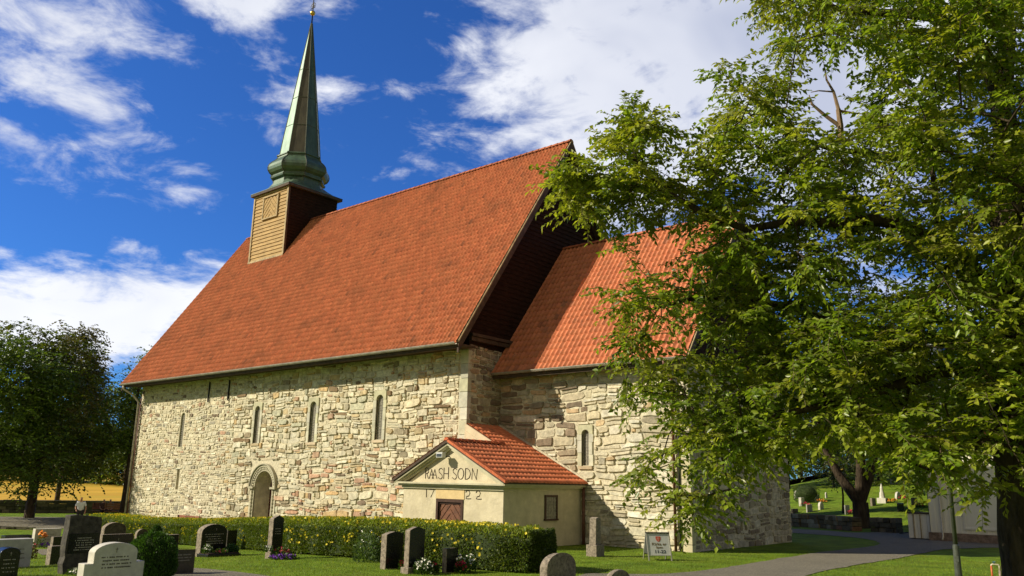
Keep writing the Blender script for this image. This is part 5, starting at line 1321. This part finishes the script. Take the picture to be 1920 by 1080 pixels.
def thuja(label, u, yb, r, h, leafc, n=9000, name='round_bush'):
    P = gnd(u, yb); root = thing(name, label, 'bush', tuple(P))
    a = rng.uniform(0, 6.283, n); z = rng.random(n); prof = np.interp(z, [0, .12, .6, .85, 1], [.80, 1.0, 1.0, .72, .18]); lump = np.array([1+.13*mn.noise(Vector((math.cos(q)*2, math.sin(q)*2, w*4))) for q, w in zip(a, z)])
    rr_ = r*prof*lump*rng.uniform(.86, 1.03, n); Pn = np.stack([P[0]+rr_*np.cos(a), P[1]+rr_*np.sin(a), P[2]+z*h*lump], 1)
    d = unit(np.stack([np.cos(a)*.6, np.sin(a)*.6, np.full(n, 1.0)], 1)+rng.normal(0, .35, (n, 3)))
    leaf_mesh('foliage', Pn, d, unit(rng.normal(0, 1, (n, 3))), rng.uniform(.04, .085, n), .2, np.array(leafc)*rng.uniform(.65, 1.3, (n, 1)), M['hedge'], root)
    bm = bmesh.new(); bmesh.ops.create_icosphere(bm, subdivisions=3, radius=1, matrix=Matrix.Translation((P[0], P[1], P[2]+h*.47)) @ Matrix.Diagonal((r*.84, r*.84, h*.48, 1)))
    me = bpy.data.meshes.new('bush_core'); bm.to_mesh(me); bm.free(); me.materials.append(M['hedgecore']); o = bpy.data.objects.new('bush_core', me); COL.objects.link(o); setp(o, root)
thuja('dense dark green round bush beside the white arched gravestone', 281, 1086, .47, .93, (.05, .115, .018))
thuja('small pointed green shrub growing before the hedge behind the round bush', 290, 1030, .20, .85, (.035, .085, .02), 2500, 'pointed_shrub')
thuja('low dark green clipped bush behind the wide pale slab at left', 10, 1036, .5, .45, (.04, .07, .02), 3500)
thuja('broad dark bush among the graves left of the young tree', 1513, 942, .95, 1.35, (.05, .085, .018), 4000)

# ------------------------------------------------------------------ graves on the hill
HG = 'gravestones on the hill'
hill = [  # label, pl, pc, pr, yb, yt, kind, body
    ('white round topped gravestone high beside the chancel corner', 1489, 1492, 1498, 935, 920, 'round', 'marble'),
    ('white square gravestone with red flowers near the chancel corner', 1498, 1503, 1509, 949, 933, 'rect', 'marble'),
    ('grey square gravestone just above the low stone wall', 1512, 1514, 1524, 961, 946, 'rect', 'slab'),
    ('pale rounded gravestone with dark plants left of the young tree', 1534, 1538, 1545, 956, 941, 'round', 'marble'),
    ('pale gravestone with orange flowers beside the broad dark bush', 1527, 1530, 1536, 942, 927, 'rect', 'marble'),
    ('small white gravestone half hidden by the young tree crown', 1547, 1549, 1552, 934, 923, 'round', 'marble'),
    ('low dark gravestone at the chancel corner above the stone wall', 1483, 1487, 1497, 963, 954, 'rect', 'granitedark'),
    ('white highest gravestone left of the forked tree', 1575, 1578, 1586, 897, 884, 'rect', 'marble'),
    ('dark gravestone high on the slope above the young tree', 1561, 1563, 1567, 914, 903, 'rect', 'granitedark'),
    ('light gravestone right at the left edge of the forked trunk', 1584, 1586, 1594, 965, 947, 'rect', 'slab'),
    ('sunlit reddish gravestone to the right of the forked trunk', 1632, 1636, 1643, 949, 934, 'rect', 'granite'),
    ('white rounded gravestone with a mound of red flowers', 1678, 1682, 1690, 936, 922, 'round', 'marble'),
    ('black upright gravestone right of the tall white obelisk', 1683, 1685, 1696, 960, 943, 'rect', 'polished'),
    ('pinkish upright gravestone nearest the white shed', 1709, 1713, 1721, 951, 933, 'rect', 'granite'),
    ('small pale gravestone high up under the overhanging leaves at right', 1704, 1706, 1711, 896, 888, 'rect', 'marble'),
    ('tan gravestone high on the slope right of the obelisk', 1673, 1676, 1683, 909, 900, 'rect', 'granite'),
    ('small pink gravestone on the slope above the red flower mound', 1669, 1671, 1674, 907, 899, 'rect', 'slab'),
    ('tiny grey gravestone on the slope directly right of the forked trunk top', 1597, 1599, 1601, 920, 912, 'rect', 'slab'),
    ('small dark gravestone far up the slope left of the shed roof', 1741, 1744, 1749, 938, 928, 'rect', 'granite')]
for lab, pl, pc, pr, yb, yt, kd, bd in hill:
    P = gnd(pc, yb)
    grave(lab, pl, pc, pr, yb, yt, kd, bd, None, group=HG, bev=.02, tmax=.6)
P = gnd(1655, 943); ob = thing('white_obelisk', 'tall thin white obelisk with a pointed top on the hill right of the forked tree', 'gravestone', tuple(P))
zt = on_x(1655, 907, P[0])[2]
ob_ = MB(); ob_.box(P[0]-.3, P[0]+.3, P[1]-.3, P[1]+.3, P[2]-.2, P[2]+.35); ob_.obj('plinth', M['marble'], ob)
b = MB(); 
for (za, zb_, ra, rb) in ((P[2]+.35, P[2]+(zt-P[2])*.55, .2, .17), (P[2]+(zt-P[2])*.55, zt-.35, .13, .10), (zt-.35, zt, .12, .03)): b.tube([(P[0], P[1], za), (P[0], P[1], zb_)], [ra, rb], 8)
b.obj('shaft', M['marble'], ob)
for u, v, pet, lab in ((1511, 950, 'redpetal', 'red flowers before the white square hill gravestone'), (1693, 937, 'redpetal', 'mound of red flowers on the hill beside the white rounded gravestone'), (1541, 943, 'orangepetal', 'orange flowers beside the pale hill gravestone'), (1600, 965, 'redpetal', 'pink flowers at the light gravestone by the forked trunk'), (1722, 951, 'redpetal', 'pink flowers beside the pinkish gravestone near the shed'), (1673, 943, 'orangepetal', 'dry orange flowers right of the white obelisk')):
    P = gnd(u, v); flowers('grave_flowers', lab, P[0], P[1], P[2], .38, .32, 160, 40, pet, bs=.05, group='flowers on the hill graves')

# ------------------------------------------------------------------ dry stone walls
def drywall(name, label, pts, h, th, m, pal, sw=.45):
    root = thing(name, label, 'wall', (pts[0][0], pts[0][1], hgt(*pts[0])))
    b = MB(); 
    for a, c in zip(pts, pts[1:]):
        L_ = math.hypot(c[0]-a[0], c[1]-a[1]); d = np.array([(c[0]-a[0])/L_, (c[1]-a[1])/L_]); n = np.array([-d[1], d[0]]); s = 0
        if np.dot(n, np.array(a)-CAM[:2]) < 0: n = -n
        nrow = max(2, int(h/.22))
        for r in range(nrow):
            s = random.uniform(-.3, 0)
            while s < L_:
                w = random.uniform(.6, 1.5)*sw; col = pick(pal); x0 = max(s, 0); x1 = min(s+w, L_); s += w
                if x1-x0 < .08: continue
                za = h*r/nrow; zb_ = h*(r+1)/nrow-.01+random.uniform(-.02, .02); o_ = random.uniform(-.04, .04)
                q = []
                for (ss, tt) in ((x0+.01, o_), (x1-.01, o_+random.uniform(-.03, .03)), (x1-.01, th), (x0+.01, th)):
                    p = np.array(a)+d*ss+n*tt; q.append((p[0], p[1]))
                gz = hgt(*q[0]); k = len(b.v)
                b.v += [(p[0], p[1], gz+za) for p in q]+[(p[0], p[1], gz+zb_) for p in q]
                for f in ((3, 2, 1, 0), (4, 5, 6, 7), (0, 1, 5, 4), (1, 2, 6, 5), (2, 3, 7, 6), (3, 0, 4, 7)): b.f.append(tuple(k+i for i in f)); b.c.append(col)
    b.obj('stones', m, root, bevel=.025 if len(b.v) < 14000 else 0)
    return root
dpal = [((.10, .09, .06), 5), ((.07, .065, .045), 5), ((.15, .13, .09), 3), ((.20, .17, .11), 1)]
drywall('field_wall', 'long low dark stone wall between the churchyard and the barley field', [wl(0, 0), wl(60, 0)], .95, .6, M['stone'], dpal, .8)
drywall('low_stone_wall', 'low mossy stone wall left of the forked tree', [G2(1470, 986), G2(1600, 996)], .72, .6, M['stone'], [((.20, .15, .07), 5), ((.14, .11, .06), 5), ((.30, .25, .15), 3), ((.26, .14, .07), 2)])
drywall('low_stone_wall', 'short low dark stone wall right of the forked tree', [G2(1632, 997), G2(1680, 1000)], .75, .8, M['stone'], dpal)
# dark stones lining the far lawn edge on the left
k_ = 0
e = drywall('edging_stones', 'row of dark rough edging stones between the far gravel path and the lawn at left', [G2(-120, 991), G2(0, 992), G2(60, 994)], .16, .3, M['stone'], dpal, .5)

# ------------------------------------------------------------------ benches
def bench(label, P, along, facing, wood, L_=1.6, zseat=.45, group=None):
    root = thing('park_bench', label, 'bench', tuple(P), group); a = np.array(along); f = np.array(facing)
    def slab(name, s0, s1, f0, f1, z0, z1, m):
        q = [np.array(P[:2])+a*s+f*t for s, t in ((s0, f0), (s1, f0), (s1, f1), (s0, f1))]
        return MB().prism([tuple(x) for x in q], 2, P[2]+z0, P[2]+z1).obj(name, m, root)
    for k in range(3): slab('seat_plank', -L_/2, L_/2, -.05+k*.15, .08+k*.15, zseat, zseat+.04, wood)
    for k in range(3): slab('back_plank', -L_/2, L_/2, -.12-.03*k, -.08-.03*k, zseat+.12+k*.15, zseat+.25+k*.15, wood)
    for s in (-L_/2+.1, L_/2-.14):
        slab('leg', s, s+.05, .28, .34, 0, zseat, M['darkmetal']); slab('leg', s, s+.05, -.17, -.11, 0, zseat+.55, M['darkmetal']); slab('leg_brace', s, s+.05, -.11, .28, zseat-.05, zseat, M['darkmetal'])
    return root
bench('red brown bench against the nave wall behind the hedge', (-19.5, -.45, hgt(-19.5, -.45)), (1, 0), (0, -1), M['benchwood'], 2.4, .42)
rt = np.array([RT[0], RT[1]])
vd = lambda P: (np.array(P[:2])-CAM[:2])/np.linalg.norm(np.array(P[:2])-CAM[:2])
def bp(u, d): P = at_d(u, 950, d); return np.array([P[0], P[1], hgt(P[0], P[1])])
def persp(P): v = vd(P); return (v[1], -v[0]), (-v[0], -v[1])
P = bp(224, 66); a, f = persp(P); bench('tan wooden bench by the field wall, right one next to the church corner', P, a, f, M['benchpale'], 1.9)
Pb = bp(198, 66.5); a, f = persp(Pb); bench('dark bench with two people sitting on it near the field wall', Pb, a, f, M['benchwood'], 1.7)

# ------------------------------------------------------------------ people
def skinned(name, J, E, m, parent, sub=2):
    me = bpy.data.meshes.new(name); keys = list(J); me.from_pydata([J[k][0] for k in keys], [(keys.index(a), keys.index(b)) for a, b in E], [])
    o = bpy.data.objects.new(name, me); COL.objects.link(o)
    md = o.modifiers.new('skin', 'SKIN'); md.use_smooth_shade = True
    for i, k in enumerate(keys): r = J[k][1]; me.skin_vertices[0].data[i].radius = (r, r) if not hasattr(r, '__len__') else r
    me.skin_vertices[0].data[0].use_root = True
    sb = o.modifiers.new('sub', 'SUBSURF'); sb.levels = sub; sb.render_levels = sub
    dg = bpy.context.evaluated_depsgraph_get(); ev = bpy.data.meshes.new_from_object(o.evaluated_get(dg)); o.modifiers.clear(); o.data = ev
    ev.materials.clear(); ev.materials.append(m)
    o.parent = parent
    return o
def person(label, P, facing, pose, shirt, trouser, height=1.75):
    root = thing('person', label, 'person', tuple(P)); root.rotation_euler = (0, 0, math.atan2(facing[1], facing[0])-math.pi/2)   # local +Y = facing
    k = height/1.75; sit = pose == 'sit'
    hip = .92 if not sit else .50; lean = .10 if pose == 'stand' else .05
    B = lambda x, y, z: (x*k, y*k, z*k)
    J = {'pel': (B(0, 0, hip), .13*k), 'ch': (B(0, lean*.6, hip+.40), (.17*k, .12*k)), 'nk': (B(0, lean, hip+.56), .055*k), 'hd': (B(0, lean+.05, hip+.68), .085*k), 'tp': (B(0, lean+.05, hip+.79), .07*k), 'nose': (B(0, lean+.15, hip+.69), .018*k)}
    E = [('pel', 'ch'), ('ch', 'nk'), ('nk', 'hd'), ('hd', 'tp'), ('hd', 'nose')]
    LJ = {'pel2': (B(0, 0, hip), .14*k)}; LE = []
    for s, n in ((-1, 'l'), (1, 'r')):
        if sit: el = B(s*.24, .10, hip+.20); ha = B(s*.12, .32, hip+.12)
        else: el = B(s*.28, .02, hip+.17); ha = B(s*.20, .22, hip+.06) if s > 0 else B(s*.27, .10, hip-.06)
        J['sh'+n] = (B(s*.19, lean*.9, hip+.49), .06*k); J['el'+n] = (el, .042*k); J['wr'+n] = (ha, .028*k)
        hv = (Vector(ha)-Vector(el)).normalized(); pm = Vector(ha)+hv*.07*k; J['pm'+n] = (tuple(pm), (.04*k, .02*k))
        E += [('ch', 'sh'+n), ('sh'+n, 'el'+n), ('el'+n, 'wr'+n), ('wr'+n, 'pm'+n)]
        for q in range(4):
            sp_ = Vector((s*(q-1.5)*.018*k, 0, 0)); f1 = pm+sp_+hv*.045*k; f2 = f1+hv*.03*k+Vector((0, 0, -.015*k)); J[f'f{q}a'+n] = (tuple(f1), .009*k); J[f'f{q}b'+n] = (tuple(f2), .008*k); E += [('pm'+n, f'f{q}a'+n), (f'f{q}a'+n, f'f{q}b'+n)]
        th_ = pm+Vector((-s*.04*k, .02*k, 0)); J['th'+n] = (tuple(th_), .010*k); E.append(('wr'+n, 'th'+n))
        if sit: kn = B(s*.12, .44, hip+.0); an = B(s*.12, .46, .09); to = B(s*.13, .62, .04)
        else: kn = B(s*.10, .03, .48); an = B(s*.11, -.01, .09); to = B(s*.13, .15, .04)
        J['hp'+n] = (B(s*.10, 0, hip-.04), .095*k); J['kn'+n] = (kn, .062*k); J['an'+n] = (an, .042*k); J['to'+n] = (to, .035*k)
        E += [('pel', 'hp'+n), ('hp'+n, 'kn'+n), ('kn'+n, 'an'+n), ('an'+n, 'to'+n)]
        for kk_ in ('hp', 'kn', 'an'): LJ[kk_+n] = (J[kk_+n][0], J[kk_+n][1]*1.22)
        LE += [('pel2', 'hp'+n), ('hp'+n, 'kn'+n), ('kn'+n, 'an'+n)]
    body = skinned('body', J, E, M['skin'], root)
    skinned('trousers', LJ, LE, trouser, root)
    SJ = {'a': (B(0, 0, hip-.02), (.175*k, .15*k)), 'b': (B(0, lean*.6, hip+.38), (.205*k, .15*k)), 'c': (B(0, lean*.95, hip+.50), (.10*k, .09*k))}; SE = [('a', 'b'), ('b', 'c')]
    for s, n in ((-1, 'l'), (1, 'r')):
        sh = Vector(J['sh'+n][0]); el = Vector(J['el'+n][0]); SJ['s'+n] = (tuple(sh), .078*k); SJ['e'+n] = (tuple(sh+(el-sh)*.75), .066*k); SE += [('b', 's'+n), ('s'+n, 'e'+n)]
    skinned('shirt', SJ, SE, shirt, root)
    skinned('hair', {'a': (B(0, lean+.025, hip+.765), .088*k), 'b': (B(0, lean-.01, hip+.70), .075*k)}, [('a', 'b')], M['hair'], root)
    return root
P = bp(152, 55); v = vd(P); person('person standing in a white short sleeved shirt and dark trousers behind the tall rough gravestone', P, (-v[0]-.2*v[1], -v[1]+.2*v[0]), 'stand', M['shirtwhite'], M['trousers'], 1.72)
for u, lab, sh in ((194, 'person sitting on the dark bench in a dark patterned top, left one of the two', M['shirtdark']), (206, 'person sitting on the dark bench in a teal shirt, right one of the two', M['shirtteal'])):
    P = bp(u, 66.4); v = vd(P); P2 = np.array([P[0]-v[0]*.1, P[1]-v[1]*.1, P[2]]); person(lab, P2, (-v[0], -v[1]), 'sit', sh, M['trousers'], 1.72)

# ------------------------------------------------------------------ A-frame sign
def sign():
    P = gnd(1233, 1050); root = thing('sandwich_board', 'white folding sandwich board with a red shield and opening hours on the lawn', 'sign', tuple(P))
    w = .72; h = 1.0
    # local frame: width along X (slightly turned), panel leaning back from -Y
    ang = R_(50); ax = Vector((math.cos(ang), math.sin(ang), 0)); fn = Vector((math.sin(ang), -math.cos(ang), 0)); base = Vector(P)
    tilt = .24; kv = .78
    def pt(u, v, o, side=1): return base+ax*u+Vector((0, 0, 1))*(v*kv)+fn*(side*(tilt*(1-v/h))+o*side)
    def slab(name, u0, u1, v0, v1, o0, o1, m, side=1, par=None):
        b = MB(); q = [pt(u0, v0, o0, side), pt(u1, v0, o0, side), pt(u1, v1, o0, side), pt(u0, v1, o0, side), pt(u0, v0, o1, side), pt(u1, v0, o1, side), pt(u1, v1, o1, side), pt(u0, v1, o1, side)]
        k = len(b.v); b.v += [tuple(x) for x in q]; b.f += [(3, 2, 1, 0), (4, 5, 6, 7), (0, 1, 5, 4), (1, 2, 6, 5), (2, 3, 7, 6), (3, 0, 4, 7)]; b.c += [None]*6
        return b.obj(name, m, par or root)
    hw = w/2
    for side in (1, -1):
        slab('leg', -hw, -hw+.03, 0, h, 0, .03, M['signframe'], side); slab('leg', hw-.03, hw, 0, h, 0, .03, M['signframe'], side)
        slab('panel', -hw+.03, hw-.03, .20, h-.03, .005, .02, M['signface'] if side > 0 else M['signback'], side)
        slab('rail', -hw, hw, h-.03, h+.01, -.01, .04, M['darkmetal'], side); slab('rail', -hw+.03, hw-.03, .18, .20, 0, .03, M['signframe'], side)
    wb = MB(); wb.face([tuple(pt(-hw+.012, .24, 0)), tuple(pt(-hw+.012, h-.04, 0)), tuple(pt(-hw+.012, h-.04, 0, -1)), tuple(pt(-hw+.012, .24, 0, -1))]); wb.obj('side_web', M['signback'], root)
    def text(s, cu, v, size, m, name='lettering'):
        cu_ = bpy.data.curves.new('t', 'FONT'); cu_.body = s; cu_.size = size; cu_.align_x = 'CENTER'; cu_.extrude = .001; cu_.offset = .0025
        to = bpy.data.objects.new('t', cu_); COL.objects.link(to); dg = bpy.context.evaluated_depsgraph_get(); dg.update(); me = bpy.data.meshes.new_from_object(to.evaluated_get(dg)); bpy.data.objects.remove(to)
        for vv in me.vertices: x, y, z = vv.co; q = pt(cu+x, v+y, .022+z+.001); vv.co = q-base
        me.materials.clear(); me.materials.append(m); o = bpy.data.objects.new(name, me); COL.objects.link(o); o.parent = root
    text('Kirka er', .01, .545, .135, M['signtextbrown']); text('åpen', .01, .44, .105, M['signtextbrown']); text('11-22', .02, .27, .155, M['signtext'])
    sh = [(-.075, .86), (.075, .86), (.075, .77), (.05, .71), (0, .66), (-.05, .71), (-.075, .77)]
    b = MB(); b.face([tuple(pt(u, v, .024)) for u, v in sh]); b.obj('shield', M['signred'], root)
    b = MB(); 
    b.face([tuple(pt(u, v, .027)) for u, v in ((-.012, .83), (.012, .83), (.012, .70), (-.012, .70))]); b.face([tuple(pt(u, v, .0275)) for u, v in ((-.04, .80), (.04, .80), (.04, .782), (-.04, .782))]); b.obj('shield_cross', mat('pale red print', (.75, .35, .25), .6, bump=0), root)
sign()

# ------------------------------------------------------------------ lamp post, standpipe, shed, cart
P = gnd(1799, 1094); lpz = P[2]
lp_ = thing('street_lamp', 'grey green lamp post with a thicker lower sleeve on the right lawn', 'street lamp', tuple(P))
zc = on_x(1793, 1022, P[0])[2]
MB().tube([(P[0], P[1], lpz-.1), (P[0], P[1], zc-.06), (P[0], P[1], zc), (P[0], P[1], zc+.02)], [.085, .075, .072, .05], 16).box(P[0]-.02, P[0]+.055, P[1]-.085, P[1]-.06, zc-.38, zc-.25).obj('sleeve', M['post'], lp_, smooth=False)
MB().tube([(P[0], P[1], zc), (P[0], P[1], 5.2)], [.052, .040], 12).obj('pole', M['post'], lp_, smooth=True)
MB().tube([(P[0], P[1], 5.2), (P[0], P[1], 5.3), (P[0], P[1], 5.75)], [.06, .12, .20], 12).obj('lantern', M['lampglass'], lp_, smooth=True)
MB().tube([(P[0], P[1], 5.75), (P[0], P[1], 5.8), (P[0], P[1], 5.95)], [.26, .24, .04], 16).obj('lamp_cap', M['post'], lp_, smooth=True)

P = gnd(1862, 1092); st_ = thing('water_standpipe', 'garden water standpipe with an orange red riser and pale bent pipe by the trunk', 'water tap', tuple(P))
dd = math.hypot(P[0]-CAM[0], P[1]-CAM[1]); zt = on_x(1862, 1058, P[0])[2]; v = vd(P); a = np.array([v[1], -v[0]])
q = lambda s, z: (P[0]+a[0]*s, P[1]+a[1]*s, z)
MB().tube([q(0, P[2]), q(0, zt-.02)], .022, 10).obj('riser', M['rust'], st_, smooth=True)
MB().tube([q(0, zt-.03), q(0, zt), q(.02, zt+.015), q(.15, zt+.01), q(.17, zt-.02), q(.17, zt-.12)], .018, 8).obj('bent_pipe', M['pvc'], st_, smooth=True)
MB().tube([q(.17, zt-.12), q(.17, P[2])], .03, 8).obj('drain_pipe', M['granite'], st_, smooth=True)
MB().box(P[0]+a[0]*.20, P[0]+a[0]*.20+.12, P[1]+a[1]*.20, P[1]+a[1]*.20+.12, P[2], zt+.01).obj('support_post', M['bark'], st_, bevel=.01)
MB().tube([q(.06, zt+.01), q(.06, zt+.05)], .012, 8).tube([q(.03, zt+.06), q(.10, zt+.075)], .018, 8).obj('tap', mat('blue grey tap', (.08, .16, .18), .4, metal=.4, bump=0), st_)

SX0, SX1, SY = 12.05, 21.5, 17.7
shed = thing('white_shed', 'white painted board shed with dark stone foundation and red roof behind the lamp post', 'shed', (16, 20, 0))
MB().box(SX0+.03, SX1-.03, SY+.03, 24, .35, 3.4).prism([(SX0+.03, 3.4), (SX1-.03, 3.4), ((SX0+SX1)/2, 5.7)], 1, SY+.03, 24).obj('wall', M['whiteboard'], shed)
b = MB(); x = SX0
while x < SX1-.05:
    x1 = min(x+.205, SX1); mid = (SX0+SX1)/2; zt0 = 3.4+2.3*(1-abs(x+.1-mid)/(mid-SX0)); b.box(x+.005, x1-.005, SY, SY+.03, .36, zt0); b.box(x-.02, x+.025, SY-.02, SY, .36, zt0-.02); x += .205
y = SY
while y < 24: b.box(SX0, SX0+.03, y+.005, y+.2, .36, 3.4); b.box(SX0-.02, SX0, y-.02, y+.02, .36, 3.4); y += .205
b.obj('wall_boards', M['whiteboard'], shed)
MB().box(SX0-.08, SX1+.08, SY-.10, 24.1, -.2, .35).obj('foundation', M['shedbase'], shed)
dr = MB().box(13.5, 15.1, SY-.045, SY-.021, .62, 2.6).box(13.42, 13.5, SY-.06, SY-.021, .55, 2.66).box(15.1, 15.18, SY-.06, SY-.021, .55, 2.66).box(14.28, 14.32, SY-.055, SY-.045, .62, 2.6).box(13.42, 15.18, SY-.07, SY-.021, .54, .62).obj('door', M['whiteboard'], shed)
mid = (SX0+SX1)/2
rf = MB().prism([(SX0-.4, 3.22), (mid, 5.85), (SX1+.4, 3.22), (SX1+.4, 3.1), (mid, 5.72), (SX0-.4, 3.1)], 1, SY-.35, 24.3).obj('roof', mat('red metal roof', (.30, .05, .035), .6, var=.2, scale=3), shed)
MB().tube([(12.55, SY-.08, 3.1), (12.55, SY-.08, .2), (12.55, SY-.25, .08)], .04, 8).obj('downpipe', M['pvc'], shed, smooth=True)
an = thing('shed_annex', 'low white board bin enclosure with dark lid at the left side of the shed', 'enclosure', (11.6, 18.3, 0))
b = MB(); x = 11.05
while x < 11.95: b.box(x, x+.19, 17.95, 17.98, .05, 1.12); x += .2
b.box(11.05, 11.09, 17.98, 19.2, .05, 1.12).box(11.05, 11.95, 19.2, 19.23, .05, 1.12); b.obj('wall', M['whiteboard'], an)
for x in (11.27, 11.55): MB().box(x, x+.05, 17.92, 17.95, .05, 1.1).obj('batten', M['woodtrim'], an)
MB().box(10.98, 12.0, 17.9, 19.3, 1.12, 1.18).obj('lid', M['eavewood'], an)
P = gnd(1741, 1012); ct = thing('garden_cart', 'dark wheeled garden cart parked at the left corner of the shed', 'cart', tuple(P))
X, Y, Z = P
MB().box(X-.75, X+.0, Y+.1, Y+.9, Z+.28, Z+.34).box(X-.75, X, Y+.1, Y+.14, Z+.34, Z+.72).box(X-.75, X, Y+.86, Y+.9, Z+.34, Z+.72).box(X-.06, X, Y+.14, Y+.86, Z+.34, Z+.72).box(X-.75, X-.70, Y+.14, Y+.86, Z+.34, Z+.72).obj('body', M['granitedark'], ct)
for (xx, yy) in ((X-.15, Y+.04), (X-.62, Y+.04), (X-.15, Y+.92), (X-.62, Y+.92)): MB().tube([(xx, yy, Z+.17), (xx, yy+.07, Z+.17)], .17, 16).obj('wheel', M['darkmetal'], ct)
MB().tube([(X-.75, Y+.5, Z+.3), (X-1.35, Y+.45, Z+.18)], .025, 6).obj('drawbar', M['darkmetal'], ct)
MB().box(X-.55, X-.1, Y+.15, Y+.75, Z+.72, Z+.95).obj('load', M['granitedark'], ct, bevel=.05)

# ------------------------------------------------------------------ grass blades on the near lawn
def blades():
    N = 150000; d = 13.5*(32/13.5)**rng.random(N); u = rng.uniform(-80, 2000, N)
    yaw = YAW+np.arctan((u-960)/FPX); X = CAM[0]+np.sin(yaw)*d; Y = CAM[1]+np.cos(yaw)*d
    Z = np.array([hgt(x, y) for x, y in zip(X, Y)])
    polys = [far_edge+back_edge+near_edge, lp, [G2(*p) for p in ((300, 1064), (370, 1066), (470, 1076), (560, 1090), (700, 1110), (500, 1130), (300, 1100))]]
    ok = ~((Y > S_-.1) & (X < LC+.1) | (Y > -.05) & (X < .1) | (Y > -PP) & (X < XP1+.05) & (X > XP0-.05) & (Y < S_))
    for i in np.where(ok)[0]:
        for q in polys[:1]+polys[2:]:
            if inpoly(X[i], Y[i], q): ok[i] = False; break
    X, Y, Z = X[ok], Y[ok], Z[ok]; n = len(X)
    B = np.stack([X, Y, Z-.005], 1); D = unit(rng.normal(0, .45, (n, 3))*np.array([1, 1, 0])+np.array([0, 0, 1.])); L = rng.uniform(.025, .06, n)
    c = np.array([.165, .26, .02])*rng.uniform(.6, 1.35, (n, 1)); c[:, 0] *= rng.uniform(.8, 1.4, n)
    s = unit(rng.normal(0, 1, (n, 3))*np.array([1, 1, 0.0])+1e-6)*.007
    V = np.stack([B-s, B+s, B+D*L[:, None]], 1).reshape(-1, 3); F = np.arange(n*3).reshape(-1, 3)
    o = npmesh('grass', V, F, M['blade'], C=np.repeat(c, 3, axis=0)); tag(o, 'short mown lawn grass', 'grass', kind='stuff')
blades()
